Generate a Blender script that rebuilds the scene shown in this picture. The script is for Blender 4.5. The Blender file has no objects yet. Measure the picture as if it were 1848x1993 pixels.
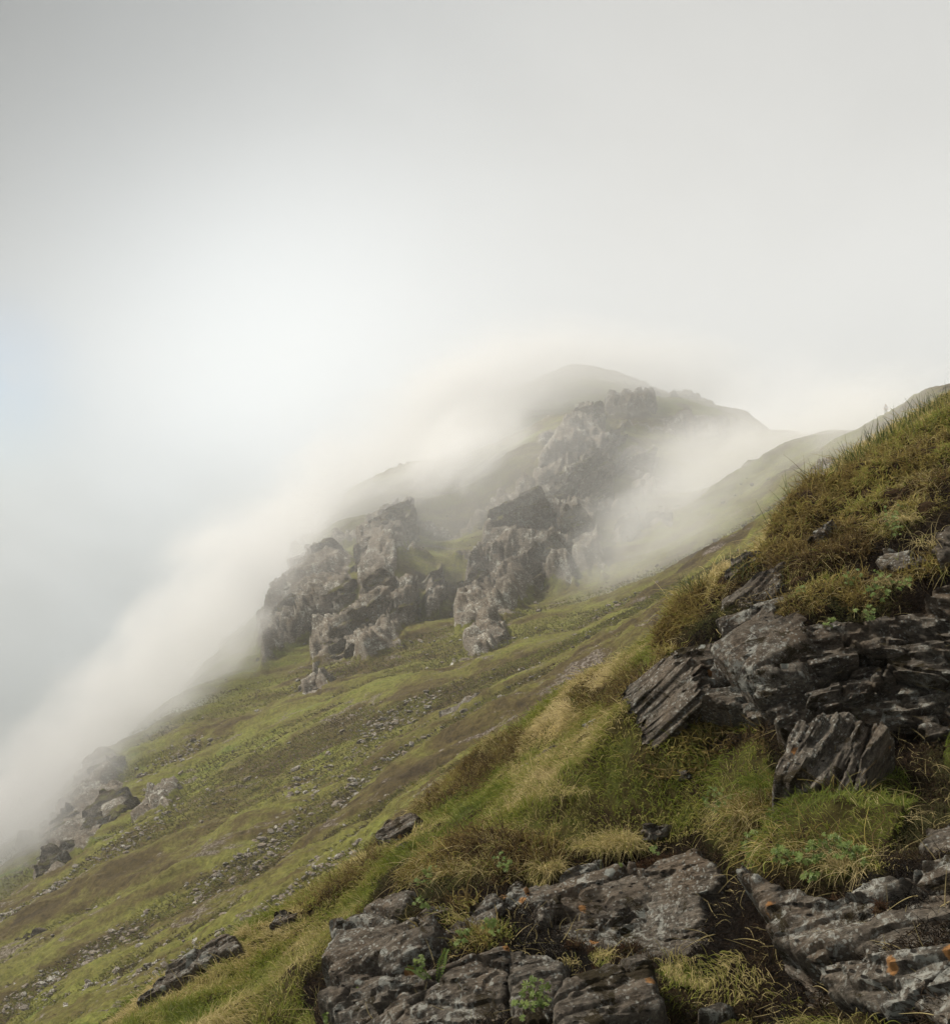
import bpy, math, random, time
import numpy as np
from mathutils import Vector, Matrix, Euler
T0 = time.time()
random.seed(7)
RNG = np.random.default_rng(7)
SC = bpy.context.scene
COL = SC.collection

# ------------------------------------------------------------------ camera
PITCH = math.radians(4.0)
FPX, CX, CY = 2136.0, 924.0, 996.0            # a 1848 x 1992 frame, about 50 degrees tall
cam_data = bpy.data.cameras.new('camera')
cam = bpy.data.objects.new('camera', cam_data)
COL.objects.link(cam)
cam.location = (0, 0, 0)
cam.rotation_euler = (math.pi / 2 + PITCH, 0, 0)
cam_data.sensor_fit = 'VERTICAL'
cam_data.sensor_height = 24.0
cam_data.lens = 24.0 * FPX / 1992.0
cam_data.clip_start = 0.05
cam_data.clip_end = 6000
SC.camera = cam

# ------------------------------------------------------------------ light
SUN_DIR = Vector((-0.60, 0.14, 0.66)).normalized()   # towards the sun
SUN_STRENGTH, SUN_ANGLE = 5.0, 6.0
SKY_STRENGTH = 0.09
CLOUD_STRENGTH = 0.80
HAZE_DENSITY = 0.0005
EXPOSURE = 0.34
sun_data = bpy.data.lights.new('sun', 'SUN')
sun_data.energy = SUN_STRENGTH
sun_data.angle = math.radians(SUN_ANGLE)
sun_data.color = (1.0, 0.93, 0.82)
sun = bpy.data.objects.new('sun', sun_data)
COL.objects.link(sun)
sun.rotation_euler = (-SUN_DIR).to_track_quat('-Z', 'Y').to_euler()

def N(nt, kind, loc=None, **kw):
    n = nt.nodes.new(kind)
    for k, v in kw.items():
        if k in n.inputs.keys() if hasattr(n, 'inputs') else False:
            n.inputs[k].default_value = v
        else:
            setattr(n, k, v)
    return n

world = bpy.data.worlds.new('World')
SC.world = world
world.use_nodes = True
nt = world.node_tree
nt.nodes.clear()
L = nt.links.new
sky = nt.nodes.new('ShaderNodeTexSky')
sky.sky_type = 'NISHITA'
sky.sun_disc = False
sky.sun_elevation = math.asin(SUN_DIR.z)
sky.sun_rotation = math.atan2(SUN_DIR.x, SUN_DIR.y)
bg_sky = nt.nodes.new('ShaderNodeBackground')
bg_sky.inputs['Strength'].default_value = SKY_STRENGTH
L(sky.outputs[0], bg_sky.inputs['Color'])
tc = nt.nodes.new('ShaderNodeTexCoord')
sep = nt.nodes.new('ShaderNodeSeparateXYZ')
L(tc.outputs['Generated'], sep.inputs[0])

def wmath(op, a, b=None, clamp=False):
    n = nt.nodes.new('ShaderNodeMath'); n.operation = op; n.use_clamp = clamp
    for i, v in enumerate((a, b)):
        if v is None: continue
        if isinstance(v, (int, float)): n.inputs[i].default_value = v
        else: L(v, n.inputs[i])
    return n.outputs[0]

def wnoise(scale, detail, off, stretch=(1, 1, 1)):
    mp = nt.nodes.new('ShaderNodeMapping')
    mp.inputs['Location'].default_value = off
    mp.inputs['Scale'].default_value = stretch
    L(tc.outputs['Generated'], mp.inputs[0])
    n = nt.nodes.new('ShaderNodeTexNoise')
    n.inputs['Scale'].default_value = scale
    n.inputs['Detail'].default_value = detail
    n.inputs['Roughness'].default_value = 0.5
    n.inputs['Distortion'].default_value = 0.3
    L(mp.outputs[0], n.inputs['Vector'])
    return n.outputs['Fac']

# cloud: darker towards the valley below, brighter overhead, thin and luminous to the left where it is breaking up
cr = nt.nodes.new('ShaderNodeValToRGB')
cr.color_ramp.interpolation = 'B_SPLINE'
el = cr.color_ramp.elements
el[0].position = 0.0; el[0].color = (0.20, 0.21, 0.20, 1)
el[1].position = 1.0; el[1].color = (0.62, 0.63, 0.64, 1)
for p, c in ((0.34, (0.24, 0.25, 0.24)), (0.43, (0.27, 0.285, 0.285)), (0.485, (0.42, 0.44, 0.44)), (0.54, (0.68, 0.69, 0.69)),
             (0.61, (0.80, 0.805, 0.80)), (0.69, (0.72, 0.72, 0.71)), (0.76, (0.62, 0.62, 0.61))):
    e = el.new(p); e.color = (*c, 1)
zmap = wmath('ADD', wmath('MULTIPLY', sep.outputs['Z'], 0.5), 0.5)
zn = wmath('ADD', zmap, wmath('MULTIPLY', wmath('SUBTRACT', wnoise(3.0, 5, (0.3, 0.1, 0.7)), 0.5), 0.17))
L(zn, cr.inputs[0])
# a soft bright bank and a cooler, darker sector to the left
def lobe(d, sharp):
    v = Vector(d).normalized()
    n = nt.nodes.new('ShaderNodeVectorMath'); n.operation = 'DOT_PRODUCT'
    n.inputs[1].default_value = v
    nv = nt.nodes.new('ShaderNodeVectorMath'); nv.operation = 'NORMALIZE'
    L(tc.outputs['Generated'], nv.inputs[0]); L(nv.outputs[0], n.inputs[0])
    return wmath('POWER', wmath('MAXIMUM', n.outputs['Value'], 0.0), sharp)
def pdir(U, V):
    a, b = (U - CX) / FPX, (CY - V) / FPX
    return (a, math.cos(PITCH) - b * math.sin(PITCH), math.sin(PITCH) + b * math.cos(PITCH))
bright = wmath('MULTIPLY', lobe(pdir(440, 620), 50), 0.52)
dark = wmath('MULTIPLY', lobe(pdir(-420, -120), 12), 0.66)
val = wmath('MULTIPLY', wmath('ADD', 1.0, bright), wmath('SUBTRACT', 1.0, dark))
cl_bg = nt.nodes.new('ShaderNodeBackground')
tintm = nt.nodes.new('ShaderNodeMix'); tintm.data_type = 'RGBA'; tintm.blend_type = 'MULTIPLY'; tintm.inputs[0].default_value = 1.0
tr_ = nt.nodes.new('ShaderNodeValToRGB')
tr_.color_ramp.elements[0].position = 0.25; tr_.color_ramp.elements[0].color = (0.955, 1.0, 1.03, 1)
tr_.color_ramp.elements[1].position = 0.62; tr_.color_ramp.elements[1].color = (1.0, 1.0, 0.985, 1)
L(wmath('ADD', wmath('MULTIPLY', sep.outputs['X'], 0.8), 0.5), tr_.inputs[0])
L(cr.outputs[0], tintm.inputs[6]); L(tr_.outputs[0], tintm.inputs[7])
L(tintm.outputs[2], cl_bg.inputs['Color'])
L(wmath('MULTIPLY', val, CLOUD_STRENGTH), cl_bg.inputs['Strength'])
# the one gap with blue in it
gap = wmath('MULTIPLY', lobe(pdir(-30, 775), 600), wmath('MULTIPLY', wnoise(9, 4, (1.2, 0.4, 0.2)), 2.4), True)
gap = wmath('ADD', wmath('MULTIPLY', gap, 0.92), 0.03, True)
mixw = nt.nodes.new('ShaderNodeMixShader')
L(gap, mixw.inputs[0]); L(cl_bg.outputs[0], mixw.inputs[1]); L(bg_sky.outputs[0], mixw.inputs[2])
wo = nt.nodes.new('ShaderNodeOutputWorld')
L(mixw.outputs[0], wo.inputs['Surface'])

SC.view_settings.view_transform = 'Standard'
SC.view_settings.look = 'None'
SC.view_settings.exposure = EXPOSURE
SC.view_settings.gamma = 1.0
SC.view_settings.use_curve_mapping = False
SC.render.engine = 'CYCLES'
CY_ = SC.cycles
CY_.use_denoising = True
CY_.max_bounces = 9
CY_.diffuse_bounces = 2
CY_.glossy_bounces = 1
CY_.transmission_bounces = 2
CY_.volume_bounces = 7
CY_.volume_step_rate = 1.0
CY_.volume_max_steps = 96
CY_.use_adaptive_sampling = True
CY_.adaptive_threshold = 0.02

# ------------------------------------------------------------------ small helpers
def at(U, V, d):
    """A point d metres in front of the eye, seen at (U, V) of the 1848 x 1992 frame."""
    a, b = (U - CX) / FPX, (CY - V) / FPX
    return np.array([d * a, d * (math.cos(PITCH) - b * math.sin(PITCH)), d * (math.sin(PITCH) + b * math.cos(PITCH))])

def project(P):
    c, s = math.cos(PITCH), math.sin(PITCH)
    d = P[..., 1] * c + P[..., 2] * s
    u = -P[..., 1] * s + P[..., 2] * c
    dd = np.where(d > 0.01, d, 0.01)
    return CX + FPX * P[..., 0] / dd, CY - FPX * u / dd, d

def hash3(ix, iy, iz, seed):
    h = (ix.astype(np.uint32) * np.uint32(374761393) + iy.astype(np.uint32) * np.uint32(668265263)
         + iz.astype(np.uint32) * np.uint32(2147483647 - 1013904223) + np.uint32((seed * 144665 + 12345) & 0xffffffff))
    h ^= h >> np.uint32(13)
    h *= np.uint32(1274126177)
    h ^= h >> np.uint32(16)
    h *= np.uint32(2246822519)
    h ^= h >> np.uint32(13)
    return h

GR = np.array([(1,1,0),(-1,1,0),(1,-1,0),(-1,-1,0),(1,0,1),(-1,0,1),(1,0,-1),(-1,0,-1),(0,1,1),(0,-1,1),(0,1,-1),(0,-1,-1),(1,1,0),(-1,1,0),(0,-1,1),(0,-1,-1)], np.float32)
def noise(P, seed=0):
    P = np.asarray(P, np.float32)
    sh = P.shape[:-1]
    P = P.reshape(-1, 3)
    F = np.floor(P)
    f = P - F
    I = F.astype(np.int64)
    w = f * f * f * (f * (f * 6 - 15) + 10)
    out = np.zeros(len(P), np.float32)
    for dx in (0, 1):
        for dy in (0, 1):
            for dz in (0, 1):
                g = GR[hash3(I[:, 0] + dx, I[:, 1] + dy, I[:, 2] + dz, seed) & np.uint32(15)]
                dot = g[:, 0] * (f[:, 0] - dx) + g[:, 1] * (f[:, 1] - dy) + g[:, 2] * (f[:, 2] - dz)
                wx = w[:, 0] if dx else 1 - w[:, 0]
                wy = w[:, 1] if dy else 1 - w[:, 1]
                wz = w[:, 2] if dz else 1 - w[:, 2]
                out += dot * wx * wy * wz
    return out.reshape(sh)

def fbm(P, octv=4, seed=0, gain=0.5, lac=2.03, ridged=False):
    P = np.asarray(P, np.float32)
    a, s, o = 1.0, 0.0, 0.0
    for k in range(octv):
        n = noise(P, seed + 17 * k)
        if ridged: n = 1 - 2 * np.abs(n) * 1.4
        s = s + a * n; o += a; a *= gain; P = P * lac + 3.7
    return s / o

def worley(P, seed=0):
    """F1, F2 and a random number of the nearest cell."""
    P = np.asarray(P, np.float32); sh = P.shape[:-1]; P = P.reshape(-1, 3)
    I = np.floor(P).astype(np.int64)
    f1 = np.full(len(P), 9e9, np.float32); f2 = f1.copy(); idv = np.zeros(len(P), np.float32)
    for dx in (-1, 0, 1):
        for dy in (-1, 0, 1):
            for dz in (-1, 0, 1):
                cx, cy, cz = I[:, 0] + dx, I[:, 1] + dy, I[:, 2] + dz
                h = hash3(cx, cy, cz, seed)
                ox = (h & np.uint32(1023)).astype(np.float32) / 1023
                oy = ((h >> np.uint32(10)) & np.uint32(1023)).astype(np.float32) / 1023
                oz = ((h >> np.uint32(20)) & np.uint32(1023)).astype(np.float32) / 1023
                d = (cx + ox - P[:, 0]) ** 2 + (cy + oy - P[:, 1]) ** 2 + (cz + oz - P[:, 2]) ** 2
                nearer = d < f1
                f2 = np.where(nearer, f1, np.minimum(f2, d))
                idv = np.where(nearer, (ox * 7.13 + oy * 3.1 + oz * 1.7) % 1.0, idv)
                f1 = np.where(nearer, d, f1)
    return np.sqrt(f1).reshape(sh), np.sqrt(f2).reshape(sh), idv.reshape(sh)

def smooth(a, b, x):
    t = np.clip((x - a) / (b - a), 0, 1)
    return t * t * (3 - 2 * t)

def in_poly(px, py, poly):
    """Signed distance to a polygon, positive inside."""
    poly = np.asarray(poly, np.float32)
    inside = np.zeros(px.shape, bool)
    dist = np.full(px.shape, 9e9, np.float32)
    n = len(poly)
    for i in range(n):
        x0, y0 = poly[i]; x1, y1 = poly[(i + 1) % n]
        c = ((y0 > py) != (y1 > py))
        with np.errstate(divide='ignore', invalid='ignore'):
            c &= px < (x1 - x0) * (py - y0) / (y1 - y0 + 1e-12) + x0
        inside ^= c
        ex, ey = x1 - x0, y1 - y0
        t = np.clip(((px - x0) * ex + (py - y0) * ey) / (ex * ex + ey * ey + 1e-12), 0, 1)
        dist = np.minimum(dist, np.hypot(px - x0 - t * ex, py - y0 - t * ey))
    return np.where(inside, dist, -dist)

def mesh_np(name, V, F, smooth_shade=True, attrs=None):
    V = np.ascontiguousarray(V, np.float32); F = np.ascontiguousarray(F, np.int32)
    k = F.shape[1]
    me = bpy.data.meshes.new(name)
    me.vertices.add(len(V)); me.vertices.foreach_set('co', V.ravel())
    me.loops.add(F.size); me.loops.foreach_set('vertex_index', F.ravel())
    me.polygons.add(len(F))
    me.polygons.foreach_set('loop_start', np.arange(0, F.size, k, dtype=np.int32))
    try: me.polygons.foreach_set('loop_total', np.full(len(F), k, np.int32))
    except Exception: pass
    me.update(calc_edges=True)
    me.polygons.foreach_set('use_smooth', np.full(len(F), smooth_shade, bool))
    for an, av in (attrs or {}).items():
        a = me.attributes.new(an, 'FLOAT', 'POINT'); a.data.foreach_set('value', np.ascontiguousarray(av, np.float32).ravel())
    return me

def grid_faces(nu, nv, keep=None):
    i = np.arange(nu * nv).reshape(nu, nv)
    F = np.stack([i[:-1, :-1], i[1:, :-1], i[1:, 1:], i[:-1, 1:]], -1).reshape(-1, 4)
    if keep is not None:
        k = keep.ravel()
        F = F[k[F].any(axis=1)]
    return F

def compact(V, F, attrs=None):
    used = np.zeros(len(V), bool); used[F.ravel()] = True
    m = np.cumsum(used) - 1
    return V[used], m[F], {k: v[used] for k, v in (attrs or {}).items()}

def link(name, data, mat=None, parent=None, loc=None, rot=None, scale=None):
    o = bpy.data.objects.new(name, data)
    COL.objects.link(o)
    if mat is not None and data is not None and len(data.materials) == 0: data.materials.append(mat)
    if parent is not None: o.parent = parent
    if loc is not None: o.location = loc
    if rot is not None: o.rotation_euler = rot
    if scale is not None: o.scale = scale
    return o

def tag(o, label=None, cat=None, group=None, kind=None):
    if label: o['label'] = label
    if cat: o['category'] = cat
    if group: o['group'] = group
    if kind: o['kind'] = kind
    return o

# crops of the photograph, brought back to the 1848 frame
def crop(u0, v0, k): return lambda pts: [(u0 + u * k, v0 + v * k) for u, v in pts]
C1 = crop(1264.9, 729.7, .3417); C2 = crop(1264.9, 1313.5, .3407); C3 = crop(583.8, 1313.5, .3949)
C4 = crop(0, 1313.5, .3949); C5 = crop(437.8, 681, .3686); C6 = crop(973, 681, .2685)
CA = crop(632.5, 1605.5, .2106); CB = crop(973, 1556.8, .2369); CC = crop(1410.9, 1605.5, .2367); CF = crop(0, 1459.5, .2106)
ID = lambda p: p

# ------------------------------------------------------------------ materials
class MT:
    def __init__(s, name):
        s.m = bpy.data.materials.new(name); s.m.use_nodes = True
        s.nt = s.m.node_tree; s.nt.nodes.clear()
        s.out = s.nt.nodes.new('ShaderNodeOutputMaterial')
        s.b = s.nt.nodes.new('ShaderNodeBsdfPrincipled')
        s.nt.links.new(s.b.outputs[0], s.out.inputs['Surface'])
        s.geo = s.nt.nodes.new('ShaderNodeNewGeometry')
        s.tc = s.nt.nodes.new('ShaderNodeTexCoord')
    def put(s, sock, v):
        if isinstance(v, bpy.types.NodeSocket): s.nt.links.new(v, sock)
        elif isinstance(v, (tuple, list)): sock.default_value = (*v, 1) if len(v) == 3 and sock.type == 'RGBA' else v
        else: sock.default_value = v
    def mapped(s, scale=(1, 1, 1), rot=(0, 0, 0), loc=(0, 0, 0), src=None):
        n = s.nt.nodes.new('ShaderNodeMapping')
        n.inputs['Scale'].default_value = scale; n.inputs['Rotation'].default_value = rot; n.inputs['Location'].default_value = loc
        s.nt.links.new(src or s.geo.outputs['Position'], n.inputs[0]); return n.outputs[0]
    def noise(s, scale, detail=4, rough=0.55, dist=0.0, vec=None):
        n = s.nt.nodes.new('ShaderNodeTexNoise')
        n.inputs['Scale'].default_value = scale; n.inputs['Detail'].default_value = detail
        n.inputs['Roughness'].default_value = rough; n.inputs['Distortion'].default_value = dist
        s.nt.links.new(vec or s.geo.outputs['Position'], n.inputs['Vector']); return n.outputs['Fac']
    def vor(s, scale, feature='F1', vec=None, out='Distance', rand=1.0):
        n = s.nt.nodes.new('ShaderNodeTexVoronoi'); n.feature = feature
        n.inputs['Scale'].default_value = scale; n.inputs['Randomness'].default_value = rand
        s.nt.links.new(vec or s.geo.outputs['Position'], n.inputs['Vector']); return n.outputs[out]
    def ramp(s, fac, stops, interp='LINEAR'):
        n = s.nt.nodes.new('ShaderNodeValToRGB'); n.color_ramp.interpolation = interp
        e = n.color_ramp.elements
        while len(e) < len(stops): e.new(0.5)
        for i, (p, c) in enumerate(stops):
            e[i].position = p; e[i].color = (*c, 1) if isinstance(c, tuple) else (c, c, c, 1)
        s.nt.links.new(fac, n.inputs[0]); return n.outputs[0]
    def math(s, op, a, b=0.0, clamp=False):
        n = s.nt.nodes.new('ShaderNodeMath'); n.operation = op; n.use_clamp = clamp
        s.put(n.inputs[0], a); s.put(n.inputs[1], b); return n.outputs[0]
    def mix(s, fac, a, b):
        n = s.nt.nodes.new('ShaderNodeMix'); n.data_type = 'RGBA'
        s.put(n.inputs[0], fac); s.put(n.inputs[6], a); s.put(n.inputs[7], b); return n.outputs[2]
    def attr(s, name, out='Fac'):
        n = s.nt.nodes.new('ShaderNodeAttribute'); n.attribute_name = name; return n.outputs[out]
    def bump(s, h, strength, dist, prev=None):
        n = s.nt.nodes.new('ShaderNodeBump'); n.inputs['Strength'].default_value = strength; n.inputs['Distance'].default_value = dist
        s.put(n.inputs['Height'], h)
        if prev is not None: s.nt.links.new(prev, n.inputs['Normal'])
        return n.outputs[0]
    def finish(s, col, rough=0.9, normal=None, spec=0.2):
        s.put(s.b.inputs['Base Color'], col); s.put(s.b.inputs['Roughness'], rough)
        s.b.inputs['Specular IOR Level'].default_value = spec
        if normal is not None: s.nt.links.new(normal, s.b.inputs['Normal'])
        return s.m

def mul(t, a, b, f=1.0):
    n = t.nt.nodes.new('ShaderNodeMix'); n.data_type = 'RGBA'; n.blend_type = 'MULTIPLY'
    n.inputs[0].default_value = f
    t.put(n.inputs[6], a); t.put(n.inputs[7], b); return n.outputs[2]
def rock_colour(t, k, bed=(0.0, 0.35, 0.0), warm=1.0, src=None, tone=1.0):
    """Grey schist with warm stains, pale lichen and fine bedding; k scales the pattern (1 = close up)."""
    strat = t.mapped((1.0 * k, 1.0 * k, 4.0 * k), bed) if src is None else t.mapped((1.3 * k, 4.2 * k, 2.0 * k), (0, 0, 0), src=src)
    a = t.noise(2.4, 12, 0.72, 0.12, strat)
    b = t.noise(5.0, 8, 0.8, 0.0, t.mapped((1.6, 3.6, 2.2), src=strat))
    g = t.noise(26 * k, 5, 0.75)
    base = t.ramp(a, [(0.30, (0.060, 0.047, 0.035)), (0.46, (0.108, 0.090, 0.069)), (0.60, (0.165, 0.143, 0.113)), (0.78, (0.26, 0.232, 0.188))])
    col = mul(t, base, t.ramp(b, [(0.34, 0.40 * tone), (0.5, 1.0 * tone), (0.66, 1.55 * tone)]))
    col = mul(t, col, t.ramp(g, [(0.34, 0.42), (0.5, 1.0), (0.66, 1.65)]))
    rust = t.ramp(t.noise(1.6 * k, 8, 0.7, 0.3), [(0.46, 0.0), (0.64, 0.6)])
    col = t.mix(t.math('MULTIPLY', rust, warm), col, mul(t, (0.195, 0.138, 0.088), t.ramp(b, [(0.3, 0.3), (0.7, 1.4)])))
    lich = t.ramp(t.math('ADD', t.noise(11 * k, 8, 0.78, 0.8), t.math('MULTIPLY', t.math('SUBTRACT', t.noise(1.5 * k, 3), 0.5), 0.5)), [(0.56, 0.0), (0.62, 0.8)])
    col = t.mix(lich, col, mul(t, (0.42, 0.42, 0.37), t.ramp(g, [(0.3, 0.7), (0.7, 1.2)])))
    sp = t.math('ADD', t.vor(34 * k, 'F1'), t.math('MULTIPLY', t.math('SUBTRACT', t.noise(70 * k, 3), 0.5), 0.7))
    spk = t.math('MULTIPLY', t.ramp(sp, [(0.22, 1.0), (0.30, 0.0)]), t.ramp(t.noise(2.4 * k, 6, 0.7), [(0.44, 0.0), (0.56, 0.85)]))
    col = t.mix(spk, col, (0.36, 0.36, 0.32))
    return col, a, b, strat

def mat_rock_near():
    t = MT('schist_rock')
    col, a, b, strat = rock_colour(t, 1.6, src=t.attr("bed", "Vector"), tone=0.90)
    # crustose lichen discs, orange and pale
    w = t.mapped((1, 1, 1))
    vd = t.vor(9.0, 'F1', None)
    edge = t.math('ADD', vd, t.math('MULTIPLY', t.math('SUBTRACT', t.noise(22, 4, 0.7), 0.5), 0.35))
    sel = t.vor(9.0, 'F1', None, 'Color')
    ss = t.nt.nodes.new('ShaderNodeSeparateColor'); t.nt.links.new(sel, ss.inputs[0])
    disc = t.math('MULTIPLY', t.ramp(edge, [(0.16, 1.0), (0.20, 0.0)]), t.ramp(ss.outputs[0], [(0.70, 0.0), (0.72, 1.0)]))
    dcol = t.mix(t.ramp(ss.outputs[1], [(0.60, 0.0), (0.62, 1.0)]), (0.36, 0.37, 0.33), (0.42, 0.20, 0.06))
    col = t.mix(t.math('MULTIPLY', disc, 0.85), col, dcol)
    # dark moss and peat held in the hollows and on the ledges
    moss = t.ramp(t.noise(3.6, 9, 0.75, 0.6, t.mapped((1, 1, 1.8))), [(0.55, 0.0), (0.58, 1.0)])
    mcol = t.mix(t.noise(30, 3), (0.022, 0.012, 0.006), (0.045, 0.035, 0.010))
    col = t.mix(moss, col, mcol)
    pits = t.ramp(t.vor(13, 'F1', t.mapped((1, 1, 2.6), (0, 0.3, 0))), [(0.10, 1.0), (0.17, 0.0)])
    pits = t.math('MULTIPLY', pits, t.ramp(t.noise(2.3, 2), [(0.45, 0.0), (0.55, 1.0)]))
    col = t.mix(pits, col, (0.018, 0.014, 0.010))
    nrm = t.bump(t.math('ADD', a, t.math('MULTIPLY', b, 0.7)), 1.0, 0.05)
    nrm = t.bump(t.noise(45, 8, 0.8), 0.9, 0.014, nrm)
    nrm = t.bump(t.math('MULTIPLY', pits, -1.0), 0.8, 0.02, nrm)
    nrm = t.bump(moss, 0.5, 0.01, nrm)
    return t.finish(col, 0.82, nrm, 0.25)

def mat_rock_far():
    t = MT('crag_rock')
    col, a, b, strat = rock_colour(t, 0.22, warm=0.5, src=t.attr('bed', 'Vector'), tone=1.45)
    sepn = t.nt.nodes.new('ShaderNodeSeparateXYZ'); t.nt.links.new(t.geo.outputs['Normal'], sepn.inputs[0])
    grass = t.math('MULTIPLY', t.ramp(sepn.outputs['Z'], [(0.50, 0.0), (0.68, 1.0)]), t.ramp(t.noise(0.3, 6, 0.65), [(0.40, 0.0), (0.50, 1.0)]))
    gcol = t.mix(t.ramp(t.noise(1.5, 4), [(0.35, 0.0), (0.65, 1.0)]), (0.075, 0.05, 0.02), (0.12, 0.12, 0.025))
    col = t.mix(grass, col, gcol)
    nrm = t.bump(t.math('ADD', a, t.math('MULTIPLY', b, 0.6)), 1.0, 0.9)
    nrm = t.bump(t.noise(2.5, 6, 0.7), 0.7, 0.25, nrm)
    return t.finish(col, 0.9, nrm, 0.15)

def mat_stone():
    t = MT('stone')
    col, a, b, strat = rock_colour(t, 0.8, (0.1, 0.5, 0.0), tone=0.8)
    nrm = t.bump(a, 0.8, 0.06)
    return t.finish(col, 0.85, nrm, 0.25)

def mat_hill():
    t = MT('hillside_turf')
    rock = t.attr('rock')
    fall = t.mapped((0.25, 1.0, 1.0), (0, 0, 0.1))       # streaks run down the fall line
    big = t.noise(0.07, 5, 0.6, 0.8, fall)
    mid = t.noise(0.5, 6, 0.65, 0.6, fall)
    sml = t.noise(3.2, 5, 0.7, 0.3)
    v = t.math('ADD', t.math('MULTIPLY', big, 0.55), t.math('MULTIPLY', mid, 0.45))
    col = t.ramp(v, [(0.37, (0.034, 0.024, 0.012)), (0.45, (0.066, 0.050, 0.019)), (0.51, (0.096, 0.088, 0.024)), (0.58, (0.118, 0.120, 0.027)), (0.67, (0.076, 0.108, 0.022))])
    n = t.nt.nodes.new('ShaderNodeMix'); n.data_type = 'RGBA'; n.blend_type = 'MULTIPLY'
    n.inputs[0].default_value = 1.0
    t.put(n.inputs[6], col); t.put(n.inputs[7], t.ramp(sml, [(0.30, 0.50), (0.5, 1.0), (0.7, 1.45)]))
    col = n.outputs[2]
    # soil and gravel streaks
    soil = t.ramp(t.noise(0.28, 6, 0.7, 1.0, t.mapped((0.22, 1.1, 1.0), (0, 0, -0.1), (5, 2, 1))), [(0.585, 0.0), (0.625, 1.0)])
    scol = t.mix(t.ramp(t.noise(5, 4, 0.7), [(0.45, 0.0), (0.6, 1.0)]), (0.05, 0.035, 0.024), (0.20, 0.175, 0.15))
    col = t.mix(t.math('MULTIPLY', soil, 0.85), col, scol)
    rc, a, b, strat = rock_colour(t, 0.34, (0.1, 0.5, 0.2), 0.5, tone=0.85)
    rk = t.ramp(t.math('ADD', rock, t.math('MULTIPLY', t.math('SUBTRACT', t.noise(1.2, 6, 0.7), 0.5), 0.9)), [(0.46, 0.0), (0.54, 1.0)])
    col = t.mix(rk, col, rc)
    nrm = t.bump(sml, 0.8, 0.22)
    nrm = t.bump(t.noise(9.0, 4, 0.7), 0.6, 0.07, nrm)
    return t.finish(col, 0.95, nrm, 0.1)

def mat_bank():
    t = MT('peaty_turf')
    peat = t.attr('peat')  # bare peat, plus the painted shade in the crest gaps
    n1 = t.noise(6, 6, 0.65)
    turf = t.ramp(n1, [(0.35, (0.030, 0.020, 0.009)), (0.5, (0.070, 0.060, 0.018)), (0.65, (0.09, 0.10, 0.022))])
    soil = t.ramp(t.noise(30, 8, 0.8), [(0.38, (0.005, 0.003, 0.002)), (0.55, (0.013, 0.008, 0.005)), (0.70, (0.045, 0.029, 0.016))])  # peat tones darkened further to put near-black shadow into the colour
    col = t.mix(peat, turf, soil)
    nrm = t.bump(t.noise(18, 8, 0.8), 1.0, 0.08)
    nrm = t.bump(t.noise(80, 4, 0.7), 0.8, 0.012, nrm)
    return t.finish(col, 0.95, nrm, 0.1)

def mat_hair(name='grass_blade', trans=0.35, rough=0.55):
    t = MT(name)
    c = t.attr('tint', 'Color')
    t.put(t.b.inputs['Base Color'], c)
    t.b.inputs['Roughness'].default_value = rough
    t.b.inputs['Specular IOR Level'].default_value = 0.2
    tr = t.nt.nodes.new('ShaderNodeBsdfTranslucent'); t.nt.links.new(c, tr.inputs['Color'])
    mx = t.nt.nodes.new('ShaderNodeMixShader'); mx.inputs[0].default_value = trans
    t.nt.links.new(t.b.outputs[0], mx.inputs[1]); t.nt.links.new(tr.outputs[0], mx.inputs[2])
    t.nt.links.new(mx.outputs[0], t.out.inputs['Surface'])
    return t.m

def mat_plain(name, c0, c1, scale=20, rough=0.8):
    t = MT(name)
    return t.finish(t.mix(t.noise(scale, 4), c0, c1), rough)

M_ROCK, M_CRAG, M_STONE, M_HILL, M_BANK = mat_rock_near(), mat_rock_far(), mat_stone(), mat_hill(), mat_bank()
M_GRASS, M_TWIG = mat_hair(), mat_hair('heath_twig', 0.2, 0.8)

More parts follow.
